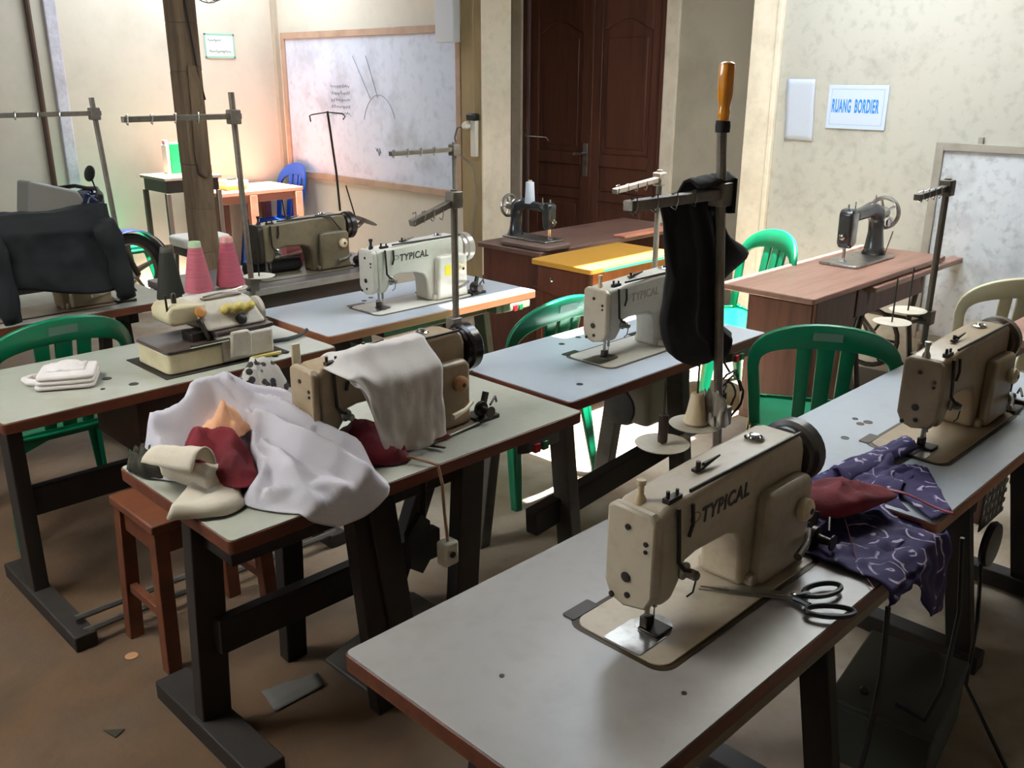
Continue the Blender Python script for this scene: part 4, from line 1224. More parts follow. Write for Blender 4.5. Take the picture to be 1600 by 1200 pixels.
# purple print cloth lying across both right hand tables and hanging into the gap
def purple():
    mb = MB()

    def fn(u, v):
        # u along the row (from the closest table's machine to the beige machine's needle), v from far to near
        xa = 1.80 + 0.56 * u
        far = 0.93 + 0.05 * math.sin(3 * u)
        near = 0.655 + 0.012 * math.sin(9 * u) + 0.13 * sm(0.40, 0.60, u)
        y = far + (near - far) * v
        x = xa + 0.06 * nz(v * 3, u * 2, 3.0) + 0.05 * (1 - u) * (v - 0.5) - 0.02
        z = 0.756 + 0.030 * max(0, nz(u * 6 + 0.5, v * 5, 2.2)) + 0.012 * max(0, nz(u * 14, v * 12, 5.2)) + 0.03 * g2(u, v, 0.2, 0.25, 0.25, 0.3)
        gap = g2(x, 0, 2.025, 0, 0.05, 1)
        z -= 0.035 * gap * sm(0.35, 0.8, v)
        return (x, y, z)
    mb.grid(fn, 44, 30)
    t = thing('purple_print_cloth', 'purple cloth with white curling print lying across the gap between the two right tables', 'cloth', (0, 0, 0))
    mb.build('main_piece', BATIK, t, solid=0.003, smooth=180, solid_off=1)
    # corner pulled under the beige machine's needle
    def fn2(u, v):
        a, b = Vector((2.14, 0.97)), Vector((2.53, 0.93))
        c_, d_ = Vector((2.10, 0.90)), Vector((2.46, 0.865))
        p = (a + (b - a) * u) * (1 - v) + (c_ + (d_ - c_) * u) * v
        return (p.x, p.y, 0.760 + 0.022 * math.sin(math.pi * v) * (1 - 0.5 * u) + 0.008 * nz(u * 9, v * 5, 1.0))
    MB().grid(fn2, 22, 10).build('rolled_edge', BATIK, t, solid=0.003, smooth=180, solid_off=1)
    # flap over the table's front corner to the right
    def fn3(u, v):
        a, b = Vector((2.20, 0.86)), Vector((2.36, 0.80))
        c_, d_ = Vector((2.06, 0.668)), Vector((2.135, 0.652))
        p = (a + (b - a) * u) * (1 - v) + (c_ + (d_ - c_) * u) * v
        return (p.x, p.y, 0.757 + 0.012 * max(0, nz(u * 5, v * 6, 9.0)))
    MB().grid(fn3, 14, 18).build('flat_corner', BATIK, t, solid=0.003, smooth=180, solid_off=1)
    # part spilling over the closest table's front edge and hanging down beside the gap
    def fn4(u, v):
        x = 1.70 + 0.335 * u
        s = v
        if s < 0.55:
            k = s / 0.55
            y = 0.83 - 0.205 * k
            z = 0.758 + 0.022 * max(0, nz(u * 7, k * 5, 6.0)) + 0.01 * nz(u * 15, k * 9, 2.0) * (1 - k)
            if x > 1.99:
                z -= 0.05 * sm(1.985, 2.035, x) * k
        else:
            k = (s - 0.55) / 0.45
            drop = 0.03 + 0.15 * sm(0.35, 0.85, u)
            y = 0.625 - 0.014 * min(1, k * 4) - 0.01 * k + 0.012 * nz(u * 9, k * 3, 8.0)
            z = 0.756 - drop * k
            x -= 0.02 * k
        return (x, y, max(z, 0.4))
    MB().grid(fn4, 34, 30).build('hanging_fold', BATIK, t, solid=0.003, smooth=180, solid_off=1)


purple()
mbx, mk = heap('maroon_cloth_strip', '', '', [(1.79, 0.93), (1.80, 0.80), (1.90, 0.76), (2.02, 0.74), (2.04, 0.80), (1.96, 0.86), (1.90, 0.93)], 0.80, lambda x, y: 0.028 * g2(x, y, 1.90, 0.84, 0.1, 0.07), MAROON, 8, 40, 0.014, 11, 3.0)
tag(mk(), 'maroon cloth strip crumpled on the purple print cloth', 'cloth')
rb = MB().grid(lambda u, v: (1.86 - 0.20 * u + 0.014 * v, 0.80 - 0.175 * min(u, 1) + 0.010 * v, 0.805 - 0.043 * sm(0.0, 0.6, u) + 0.004 * math.sin(6 * u)), 22, 3)
tag(rb.build('maroon_ribbon', mat('ribbon_maroon', (124, 26, 52), 0.5), solid=0.0015), 'thin maroon ribbon trailing from the purple cloth over the closest table', 'ribbon')
rb = MB().grid(lambda u, v: (2.03 + 0.06 * u + 0.012 * v, 0.80 - 0.17 * u + 0.01 * v, 0.800 - 0.015 * u + 0.01 * math.sin(5 * u)), 14, 3)
tag(rb.build('maroon_ribbon', mat('ribbon_maroon', (124, 26, 52), 0.5), solid=0.0015), 'thin maroon ribbon reaching from the maroon strip towards the front corner of the gap', 'ribbon')

# ------------------------------------------------------------------ on the thread stand of the closest table
def black_cloth():
    zs = [1.462, 1.44, 1.40, 1.34, 1.28, 1.23, 1.18, 1.13, 1.09, 1.07, 1.045, 1.03]
    xl = [1.745, 1.752, 1.766, 1.781, 1.798, 1.789, 1.777, 1.795, 1.822, 1.845, 1.89, 1.925]
    xr = [1.925, 1.942, 1.962, 1.984, 1.994, 1.996, 2.004, 2.022, 2.085, 2.07, 2.03, 1.985]

    def fn(u, v):
        f = v * (len(zs) - 1)
        i = min(int(f), len(zs) - 2)
        k = f - i
        z = zs[i] + (zs[i + 1] - zs[i]) * k
        a = xl[i] + (xl[i + 1] - xl[i]) * k
        b = xr[i] + (xr[i + 1] - xr[i]) * k
        t = 2 * math.pi * u
        th = (0.020 + 0.030 * sm(0.0, 0.8, v)) * (1 - 0.75 * sm(0.88, 1.0, v))
        r_ = 1 + 0.30 * math.sin(6 * t + 2.5 * v) * (0.4 + 0.6 * v) + 0.3 * nz(3 * math.cos(t), 3 * math.sin(t), v * 4)
        return ((a + b) / 2 - (b - a) / 2 * math.cos(t) + 0.006 * nz(v * 9, u * 5, 2), 1.262 - th * math.sin(t) * r_, z + 0.014 * nz(u * 9, v * 2, 1) * (0.4 + v))
    t = thing('hanging_black_cloth', 'black cloth garment hung over the arm of the thread stand', 'cloth', (0, 0, 0))
    MB().grid(fn, 72, 48, closed_u=True).build('main_fold', BLKC, t, smooth=180)
    # part sticking out to the right behind the pole
    def fn2(u, v):
        z = 1.49 - 0.40 * v
        out = 0.02 + 0.155 * g2(v, 0, 0.50, 0, 0.13, 1) + 0.03 * v
        return (1.955 + out * u, 1.262 + 0.02 * math.sin(7 * v + 3 * u), z + 0.03 * u * (v - 0.5))
    MB().grid(fn2, 10, 30).build('side_fold', BLKC, t, solid=0.008, smooth=180)
    # the end lapped over the arm and clamp
    MB().grid(lambda u, v: (1.80 + 0.15 * u, 1.19 + 0.075 * v, 1.497 + 0.016 * math.sin(math.pi * v) + 0.008 * u + 0.006 * nz(u * 9, v * 4, 2) - 0.03 * sm(0.6, 1, v)), 14, 10).build('top_fold', BLKC, t, solid=0.007, smooth=180)
    MB().grid(lambda u, v: (1.925 + 0.05 * math.sin(math.pi * u), 1.175 + 0.085 * u, 1.51 - 0.08 * v - 0.01 * math.sin(3 * u)), 10, 8).build('knot_fold', BLKC, t, solid=0.008, smooth=180)


black_cloth()
sd = thing('screwdriver', 'amber handled screwdriver standing on top of the thread stand pole', 'screwdriver', (1.893, 1.205, 1.614))
MB().lathe([(0.0165, 0.0), (0.0175, 0.012), (0.0165, 0.026), (0.013, 0.027)], 12).build('collar', RUBBER, sd)
n_ = 12
hd = MB()
prof = [(0.012, 0.024), (0.013, 0.035), (0.015, 0.045), (0.0125, 0.055), (0.0165, 0.072), (0.0185, 0.080), (0.0185, 0.140), (0.0175, 0.150), (0.012, 0.1535)]
vs, fs = [], []
for r_, z in prof:
    for k in range(24):
        rr = r_ * (1 - (0.13 if (k % 4 == 0 and 0.07 < z < 0.148) else 0))
        vs.append((rr * math.cos(k * math.pi / 12), rr * math.sin(k * math.pi / 12), z))
for i in range(len(prof) - 1):
    for k in range(24):
        fs.append((i * 24 + k, i * 24 + (k + 1) % 24, (i + 1) * 24 + (k + 1) % 24, (i + 1) * 24 + k))
fs.append(tuple(range(23, -1, -1)))
fs.append(tuple((len(prof) - 1) * 24 + k for k in range(24)))
hd.add(vs, fs).build('handle', ORANGE, sd, smooth=50)

cn = MB().lathe([(0.030, 0.0), (0.031, 0.004), (0.028, 0.008), (0.016, 0.075), (0.014, 0.078), (0.010, 0.078)], 18, T(1.845, 1.19, 0.916))
tag(cn.build('thread_cone', CREAMP), 'cream thread cone on the far spool disc behind the closest machine', 'thread cone')
mbx, mk = heap('plastic_wrap', '', '', [(1.83, 1.11), (1.88, 1.12), (1.91, 1.17), (1.90, 1.225), (1.86, 1.23), (1.868, 1.18), (1.85, 1.155)], 0.917, lambda x, y: 0.045 * g2(x, y, 1.882, 1.17, 0.03, 0.05), mat('clear_dirty_plastic', (176, 166, 152), 0.3, trans=0.35, spot=(130, 118, 100), amt=0.5, scale=20), 8, 40, 0.03, 32, 2.0)
tag(mk(), 'crumpled clear plastic wrap beside the cream thread cone', 'plastic')
tb = MB().lathe([(0.011, 0.004), (0.012, 0.008), (0.012, 0.072), (0.010, 0.074), (0.006, 0.074)], 14, T(1.70, 1.185, 0.903))
tag(tb.build('thread_tube', mat('tube_brown', (48, 32, 24), 0.5)), 'dark brown thread tube standing on the near spool disc', 'thread tube')

# ------------------------------------------------------------------ overlock machine and cones
ov = thing('overlock_machine', 'cream overlock sewing machine with three yellow tension knobs', 'sewing machine', (1.29, 2.94, 0.752))
CREAM2 = mat('overlock_paint_cream', (204, 192, 158), 0.4, spot=(150, 132, 92), amt=0.45, scale=7, fine=0.15)
OVW = mat('overlock_paint_white', (198, 190, 178), 0.4, spot=(140, 124, 100), amt=0.5, scale=8, fine=0.2)
OVD = mat('overlock_dark_brown', (70, 58, 54), 0.4)
MB().box(-0.02, -0.02, -0.001, 0.46, 0.30, 0.0015).build('base_recess', mat('recess_dark', (40, 32, 22), 0.7), ov)
MB().prism(rrect(0.0, 0.0, 0.22, 0.25, 0.025), 0.004, 0.076, 'xy').build('cloth_plate_base', CREAM2, ov, bevel=0.005)
MB().prism(rrect(-0.002, -0.002, 0.225, 0.252, 0.022), 0.076, 0.088, 'xy').build('cloth_plate', OVD, ov, bevel=0.004)
MB().tube([(0.085, -0.004, 0.090), (0.23, -0.006, 0.092)], 0.006, 8).build('edge_rod', CHROME, ov)
MB().box(0.20, -0.005, 0.004, 0.41, 0.24, 0.105).build('body', OVW, ov, bevel=0.012)
MB().prism([(0.225, 0.02), (0.31, 0.02), (0.315, 0.10), (0.30, 0.118), (0.235, 0.118)], -0.020, -0.003, 'xz').build('looper_cover', OVW, ov, bevel=0.008)
MB().box(0.19, 0.0, 0.105, 0.415, 0.24, 0.120).build('dark_band', OVD, ov, bevel=0.003)
up_ = MB()
n0 = [(0.17, 0.02, 0.120), (0.405, 0.02, 0.120), (0.41, 0.24, 0.120), (0.17, 0.24, 0.120), (0.15, 0.085, 0.215), (0.375, 0.085, 0.215), (0.385, 0.22, 0.220), (0.15, 0.22, 0.220)]
up_.add(n0, [(0, 3, 2, 1), (4, 5, 6, 7), (0, 1, 5, 4), (1, 2, 6, 5), (2, 3, 7, 6), (3, 0, 4, 7)])
up_.build('upper_casing', OVW, ov, bevel=0.016, seg=3)
MB().prism([(0.055, 0.165), (0.07, 0.148), (0.155, 0.148), (0.20, 0.13), (0.20, 0.215), (0.07, 0.222), (0.055, 0.20)], 0.075, 0.215, 'xz').build('head', CREAM2, ov, bevel=0.012, seg=3)
for k in range(3):
    MB().lathe([(0.015, 0.0), (0.017, 0.006), (0.011, 0.012), (0.016, 0.016), (0.0175, 0.030), (0.014, 0.048), (0.006, 0.054)], 16, T(0.255 + 0.045 * k, 0.062, 0.178 - 0.002 * k) @ RX(62)).build('tension_knob', YELP, ov)
MB().lathe([(0.020, 0.0), (0.020, 0.012), (0.012, 0.016)], 16, T(0.305, 0.038, 0.143) @ RX(66)).build('side_dial', BLACK, ov)
MB().lathe([(0.010, 0.0), (0.022, 0.004), (0.020, 0.012), (0.006, 0.016)], 14, T(0.165, 0.062, 0.188) @ RX(60)).build('amber_knob', mat('amber_knob_dark', (176, 120, 60), 0.4), ov)
MB().tube([(0.155, 0.06, 0.165), (0.165, 0.04, 0.13), (0.175, 0.035, 0.09)], [0.012, 0.009, 0.006], 7).box(0.12, 0.05, 0.088, 0.20, 0.13, 0.12).build('presser_foot', DSTEEL, ov, bevel=0.003)
MB().box(0.20, 0.10, 0.218, 0.35, 0.125, 0.224).tube([(0.20, 0.10, 0.23), (0.25, 0.098, 0.236), (0.30, 0.10, 0.236), (0.36, 0.11, 0.243)], 0.004, 6).build('thread_guide', STEEL, ov)
MB().tube([(0.06, 0.09, 0.20), (0.058, 0.09, 0.262)], 0.004, 6).lathe([(0.009, 0.0), (0.010, 0.03), (0.006, 0.036)], 10, T(0.105, 0.13, 0.220)).build('post_pin', DSTEEL, ov)
MB().lathe([(0.02, 0), (0.055, 0.006), (0.055, 0.02), (0.02, 0.03)], 20, T(0.41, 0.13, 0.14) @ RY(90)).build('handwheel', OVW, ov)
MB().prism([(0.30, -0.02), (0.42, -0.025), (0.43, -0.012), (0.31, -0.004)], 0.002, 0.010, 'xy').build('yellow_tray', YELP, ov)


def cone(label, x, y, z, m, h=0.175, r0=0.055, r1=0.026, tip=CREAMP):
    t = thing('thread_cone', label, 'thread cone', (x, y, z))
    MB().lathe([(r0 * 0.7, 0.0), (r0, 0.004), (r0, 0.012), (r1, h), (r1 * 0.5, h + 0.002)], 26).build('thread_winding', m, t, smooth=60)
    MB().lathe([(r1 * 0.96, h - 0.002), (r1 * 0.92, h + 0.018), (r1 * 0.8, h + 0.022), (r1 * 0.55, h + 0.018), (r1 * 0.5, h - 0.01)], 20).build('cone_tip', tip, t)


cone('pink thread cone with pale green tip, left of the two behind the overlock machine', 1.64, 3.37, 0.926, PINKT, tip=mat('tip_green', (160, 182, 146), 0.5))
cone('pink thread cone with pink tip, right of the two behind the overlock machine', 1.77, 3.36, 0.931, mat('pink_thread_deep', (178, 86, 104), 0.8, spot=(146, 58, 78), amt=0.5, scale=60, stretch=(0.2, 0.2, 4), bump=0.3, bscale=90), tip=mat('tip_pink', (206, 150, 140), 0.5))
cone('dark olive thread cone beside the pale green tipped pink cone', 1.605, 3.55, 0.872, mat('dark_thread', (38, 40, 30), 0.85), h=0.19, tip=mat('tip_dark', (60, 60, 52), 0.5))

fc = thing('folded_white_cloth', 'small folded white cloth with a loose cord on the left of the overlock table', 'cloth', (1.03, 3.12, 0.752), -28)
for k in range(3):
    MB().prism(rrect(-0.10 + 0.004 * k, -0.085, 0.085, 0.09 - 0.006 * k, 0.02), 0.002 + 0.016 * k, 0.017 + 0.016 * k, 'xy').build('fold', TOWEL, fc, bevel=0.007, seg=3)
MB().grid(lambda u, v: (-0.02 + 0.12 * (u - 0.4), 0.02 + 0.10 * (v - 0.5), 0.05 + 0.022 * (1 - (2 * u - 1) ** 2) * (1 - (2 * v - 1) ** 2) + 0.006 * nz(u * 6, v * 6)), 14, 14).build('puffed_top', TOWEL, fc, solid=0.004, smooth=180)
MB().tube([(-0.08, -0.02, 0.012), (-0.13, 0.0, 0.012), (-0.145, 0.03, 0.012), (-0.125, 0.055, 0.012), (-0.08, 0.06, 0.012)], 0.012, 8).build('cord_loop', TOWEL, fc)
kt = MB().tube([(1.72, 3.11, 0.757), (1.76, 3.075, 0.757), (1.83, 3.06, 0.757), (1.90, 3.075, 0.758), (1.945, 3.10, 0.766)], [0.007, 0.008, 0.008, 0.007, 0.007], 8)
tag(kt.build('curved_lever', mat('lever_grey', (58, 58, 58), 0.5)), 'curved dark grey lever lying on the overlock table right of the machine', 'lever')


# ------------------------------------------------------------------ dark coat over the far left machine
def coat():
    t = thing('navy_coat', 'dark navy jacket draped over the far left sewing machine', 'jacket', (0, 0, 0))
    x0, x1 = 0.93, 1.62

    def fn(u, v):
        s = v
        x = x0 + (x1 - x0) * u
        wob = 0.016 * nz(u * 5, v * 4, 3.3) + 0.008 * nz(u * 12, v * 9, 1.1)
        zl = 0.885 + 0.03 * math.sin(6 * u) - 0.02 * u
        if s < 0.3:
            k = s / 0.3
            return (x, 4.33 - 0.23 * k, 1.055 + 0.14 * sm(0, 0.7, k) + wob)
        k = (s - 0.3) / 0.7
        z = 1.195 + (zl - 1.195) * k + wob * 0.6 * (1 - k) - 0.045 * sm(0.75, 1.0, u) * (1 - k)
        return (x + 0.03 * k * (u - 0.5) * 2, 4.10 - 0.075 * sm(0, 0.25, k) - 0.02 * k + wob * 1.3, z)
    MB().grid(fn, 46, 40).build('coat_body', NAVY, t, solid=0.006, smooth=180)
    # sleeves hang at both sides
    for k, (xa, xb, zb, yy) in enumerate(((1.555, 1.62, 0.80, 4.00), (1.09, 1.14, 0.775, 3.985))):
        pts, rs = [], []
        for i in range(10):
            f = i / 9
            pts.append((xa + (xb - xa) * f + 0.01 * math.sin(5 * f), yy + 0.012 * math.sin(4 * f) + (0.03 if f < 0.15 else 0), 1.13 + (zb - 1.13) * f))
            rs.append(0.052 - 0.012 * f + 0.006 * math.sin(11 * f))
        MB().tube(pts, rs, 16).build('sleeve', NAVY, t, smooth=180)


coat()

# on the dark table by the olive machine
cu = MB().lathe([(0.012, -0.16), (0.034, -0.15), (0.038, 0.0), (0.034, 0.15), (0.012, 0.16)], 16, T(2.47, 4.225, 0.79) @ RZ(-6) @ RY(90))
tag(cu.build('black_cloth_roll', BLKC), 'black cloth roll on the table under the arm of the olive machine', 'roll')
pk = thing('pink_box', 'small pink box with a pale stick behind the olive machine', 'box', (2.71, 4.40, 0.752))
MB().box(-0.06, -0.03, 0, 0.045, 0.03, 0.10).build('box_body', mat('pink_card', (166, 92, 92), 0.6), pk, bevel=0.003)
MB().beam((-0.13, -0.04, 0.045), (0.03, -0.034, 0.06), 0.008, 0.012).build('stick', mat('stick_pale', (214, 178, 170), 0.5), pk)
gc = thing('green_cup', 'green and white cup behind the arm of the olive machine', 'cup', (2.86, 4.46, 0.752))
MB().lathe([(0.030, 0.025), (0.038, 0.11), (0.034, 0.11), (0.027, 0.03)], 18).build('cup_body', mat('cup_green', (10, 120, 60), 0.4), gc)
MB().lathe([(0.026, 0.0), (0.029, 0.024), (0.02, 0.025)], 18).build('cup_base', mat('socket_white', (216, 210, 196)), gc)

# ------------------------------------------------------------------ far left: motorcycle, desk, tables
mo = thing('motorcycle', 'dark blue motorcycle parked along the far left wall', 'motorcycle', (1.27, -0.77, 0), 12)


def wheel(cx, cz, r_=0.30):
    Mw = T(cx, 7.18, cz) @ RX(90)
    w_ = MB()
    n = 32
    for a in range(1):
        pts = [Mw @ Vector(((r_ - 0.035) * math.cos(2 * math.pi * k / n), (r_ - 0.035) * math.sin(2 * math.pi * k / n), 0)) for k in range(n + 1)]
        w_.tube(pts, 0.038, 8)
    wo = w_.build('tyre', TYRE, mo)
    rim = MB()
    rim.tube([Mw @ Vector(((r_ - 0.075) * math.cos(2 * math.pi * k / n), (r_ - 0.075) * math.sin(2 * math.pi * k / n), 0)) for k in range(n + 1)], 0.014, 6)
    for k in range(5):
        a = 2 * math.pi * k / 5 + 0.3
        rim.beam(Mw @ Vector((0.03 * math.cos(a), 0.03 * math.sin(a), 0)), Mw @ Vector(((r_ - 0.08) * math.cos(a), (r_ - 0.08) * math.sin(a), 0)), 0.05, 0.03, 0.03, 0.02)
    rim.lathe([(0.05, -0.04), (0.055, 0.04), (0.03, 0.045)], 16, Mw)
    rim.build('rim', mat('rim_alloy', (120, 112, 104), 0.35, 0.6), wo)


wheel(3.12, 0.30)
wheel(1.90, 0.30)
fd = MB()
fd.grid(lambda u, v: (3.12 + (0.325 + 0.012 * math.sin(math.pi * v)) * math.cos(R(175 - 165 * u)), 7.10 + 0.16 * v, 0.30 + (0.325 + 0.012 * math.sin(math.pi * v)) * math.sin(R(175 - 165 * u))), 24, 7)
fd.build('front_fender', MBODY, mo, solid=0.004)
MB().tube([(3.12, 7.09, 0.30), (2.86, 7.10, 0.88)], 0.022, 8).tube([(3.12, 7.27, 0.30), (2.86, 7.26, 0.88)], 0.022, 8).build('fork', DSTEEL, mo)
MB().prism([(2.0, 0.52), (2.3, 0.40), (2.65, 0.36), (2.85, 0.55), (2.93, 0.85), (2.80, 0.95), (2.68, 0.72), (2.45, 0.68), (2.1, 0.74), (1.7, 0.78), (1.72, 0.68)], 7.08, 7.28, 'xz').build('body_shell', MBODY, mo, bevel=0.03, seg=3)
MB().prism([(1.72, 0.78), (2.1, 0.74), (2.42, 0.69), (2.44, 0.74), (2.1, 0.82), (1.75, 0.85)], 7.06, 7.30, 'xz').build('seat', BLACK, mo, bevel=0.02, seg=3)
MB().box(2.25, 7.10, 0.2, 2.62, 7.26, 0.42).build('engine', DSTEEL, mo, bevel=0.03)
MB().tube([(2.78, 6.92, 0.95), (2.85, 7.05, 0.97), (2.86, 7.18, 0.96), (2.85, 7.31, 0.97), (2.78, 7.44, 0.95)], 0.014, 8).build('handlebar', DSTEEL, mo)
MB().tube([(2.70, 6.80, 0.94), (2.78, 6.93, 0.95)], 0.022, 10).build('grip', RUBBER, mo)
MB().tube([(2.70, 7.56, 0.94), (2.78, 7.43, 0.95)], 0.022, 10).build('grip', RUBBER, mo)
MB().box(2.80, 7.09, 0.80, 2.94, 7.27, 0.95).build('headlight_cowl', MBODY, mo, bevel=0.04, seg=3)
MB().prism([(2.36, 0.84), (2.66, 0.80), (2.78, 0.88), (2.74, 0.96), (2.40, 1.06)], 7.10, 7.26, 'xz').build('front_cowl', mat('cowl_grey', (142, 140, 134), 0.4), mo, bevel=0.02, seg=3)
mr = MB().tube([(2.80, 6.98, 0.95), (2.74, 6.93, 1.06)], 0.006, 6).lathe([(0.02, 0), (0.055, 0.01), (0.055, 0.02), (0.03, 0.028)], 14, T(2.74, 6.92, 1.085) @ RY(-75))
mr.build('mirror', BLACK, mo)
MB().tube([(2.3, 7.05, 0.3), (2.25, 6.98, 0.0)], 0.012, 6).build('side_stand', DSTEEL, mo)

dk = thing('dark_desk', 'dark framed desk standing by the left wall behind the wooden post', 'desk', (3.46, 7.22, 0))
MB().box(-0.24, -0.22, 0.945, 0.24, 0.22, 0.97).build('desk_top', mat('desk_top_grey', (120, 104, 92), 0.5), dk, bevel=0.004)
MB().box(-0.22, -0.20, 0.85, 0.22, 0.20, 0.945).build('drawer', mat('desk_dark', (58, 44, 36), 0.6), dk, bevel=0.004)
for sx in (-1, 1):
    for sy in (-1, 1):
        MB().box(sx * 0.215 - 0.018, sy * 0.195 - 0.018, 0, sx * 0.215 + 0.018, sy * 0.195 + 0.018, 0.85).build('leg', mat('desk_dark', (58, 44, 36), 0.6), dk, bevel=0.003)
MB().box(-0.2, -0.02, 0.38, 0.2, 0.02, 0.42).build('stretcher', WOODP, dk)
js = thing('green_can', 'green box with white and red edge standing on the dark desk', 'can', (3.485, 7.34, 0.971))
MB().prism(rrect(-0.06, -0.05, 0.075, 0.05, 0.015), 0.0, 0.235, 'xy').build('can_body', JERRY, js, bevel=0.006)
MB().box(-0.085, -0.045, 0.0, -0.062, 0.045, 0.225).build('white_edge', mat('socket_white', (216, 210, 196)), js, bevel=0.004)
MB().box(-0.085, -0.02, 0.226, -0.055, 0.02, 0.262).build('red_cap', mat('cap_red', (196, 120, 130), 0.5), js, bevel=0.004)

sw = thing('white_stool', 'white cushioned stool standing beside the motorcycle wheel', 'stool', (3.28, 6.64, 0))
MB().prism(rrect(-0.19, -0.16, 0.19, 0.16, 0.06), 0.50, 0.575, 'xy').build('cushion', mat('cushion_white', (220, 216, 208), 0.6), sw, bevel=0.02, seg=3)
MB().box(-0.16, -0.13, 0.43, 0.16, 0.13, 0.50).build('seat_frame', GREYM, sw, bevel=0.006)
for sx in (-1, 1):
    for sy in (-1, 1):
        MB().tube([(sx * 0.14, sy * 0.11, 0.44), (sx * 0.17, sy * 0.14, 0)], 0.014, 8).build('leg', GREYM, sw)

pt = thing('pink_brown_table', 'pinkish brown wooden table in the far left corner, its top in sunlight', 'table', (3.74, 7.12, 0))
MB().box(0.0, 0.0, 0.765, 0.79, 0.60, 0.80).build('table_top', WOODP, pt, bevel=0.005)
MB().box(0.03, 0.02, 0.70, 0.76, 0.04, 0.765).build('apron', WOODP, pt, bevel=0.003)
for x in (0.30, 0.745):
    for y in (0.03, 0.57):
        MB().box(x - 0.035, y - 0.03, 0, x + 0.035, y + 0.03, 0.765).build('leg', WOODP, pt, bevel=0.004)
MB().box(0.03, 0.06, 0.0, 0.10, 0.56, 0.765).build('side_panel', WOODR, pt, bevel=0.003)
bk = thing('paper_stack', 'stack of papers with yellow edge lying on the pinkish brown table', 'papers', (3.98, 7.36, 0.802))
MB().box(-0.10, -0.09, 0.0, 0.09, 0.09, 0.03).build('yellow_folder', mat('folder_yellow', (220, 196, 90), 0.6), bk, bevel=0.003)
MB().box(-0.11, -0.10, 0.031, 0.10, 0.09, 0.075).build('paper_bundle', mat('socket_white', (216, 210, 196)), bk, bevel=0.005)
MB().prism([(-0.05, -0.02), (0.03, -0.03), (0.04, 0.01), (-0.04, 0.02)], 0.076, 0.092, 'xy').build('dark_clip', BLACK, bk, bevel=0.003)


# ------------------------------------------------------------------ by the door and right wall
def cabinet_table(name, label, x0, y0, x1, y1, z, top, body, side=None, panel_in=0.03):
    t = thing(name, label, 'table', (x0, y0, 0))
    w, d = x1 - x0, y1 - y0
    MB().prism(rrect(0, 0, w, d, 0.02), z - 0.028, z, 'xy').build('table_top', top, t, bevel=0.004)
    MB().box(panel_in, panel_in, 0.08, panel_in + 0.02, d - panel_in, z - 0.028).build('side_panel', side or body, t, bevel=0.003)
    MB().box(w - panel_in - 0.02, panel_in, 0.08, w - panel_in, d - panel_in, z - 0.028).build('side_panel', side or body, t, bevel=0.003)
    return t


yt = cabinet_table('yellow_topped_cabinet', 'sewing cabinet with glossy yellow top in front of the wooden door', 3.55, 2.97, 4.30, 3.40, 0.80, WOODY, WOODR, side=WOODR)
MB().box(0.05, 0.03, 0.12, 0.70, 0.05, 0.772).build('front_panel', WOODLIT, yt, bevel=0.003)  # sunlit brightness of this face is painted into its orange
MB().box(0.025, 0.05, 0.62, 0.03, 0.39, 0.76).build('side_drawer', WOODR, yt, bevel=0.003)
MB().lathe([(0.008, 0), (0.012, 0.01), (0.006, 0.016)], 10, T(0.025, 0.29, 0.70) @ RY(-90)).build('knob', CHROME, yt)
MB().box(0.10, -0.001, 0.772, 0.62, 0.012, 0.79).build('green_edge_tape', mat('edge_tape_green', (70, 160, 130), 0.5), yt, bevel=0.002)
for x in (0.04, 0.71):
    for y in (0.05, 0.38):
        MB().box(x - 0.02, y - 0.02, 0, x + 0.02, y + 0.02, 0.62).build('leg', WOODR, yt, bevel=0.003)

bt = cabinet_table('brown_sewing_table', 'dusty dark brown sewing table right against the wooden door side', 3.70, 3.47, 5.10, 3.99, 0.80, mat('table_dark_brown', (104, 76, 66), 0.5, spot=(64, 42, 36), amt=0.6, scale=4), WOODR)
for x in (0.05, 1.35):
    for y in (0.05, 0.47):
        MB().box(x - 0.025, y - 0.025, 0, x + 0.025, y + 0.025, 0.60).build('leg', WOODR, bt, bevel=0.003)
for k in range(5):
    MB().box(0.035, 0.06 + 0.08 * k, 0.10, 0.045, 0.132 + 0.08 * k, 0.76).build('panel_board', WOODR, bt, bevel=0.004)
MB().prism(rrect(0.02, -0.02, 0.26, 0.36, 0.05), 0.801, 0.83, 'xy').build('machine_base_board', mat('base_board_grey_brown', (98, 78, 68), 0.6), bt, bevel=0.008)
MB().box(0.72, -0.03, 0.80, 1.30, 0.06, 0.815).build('hinged_leaf', WOODP, bt, bevel=0.004)

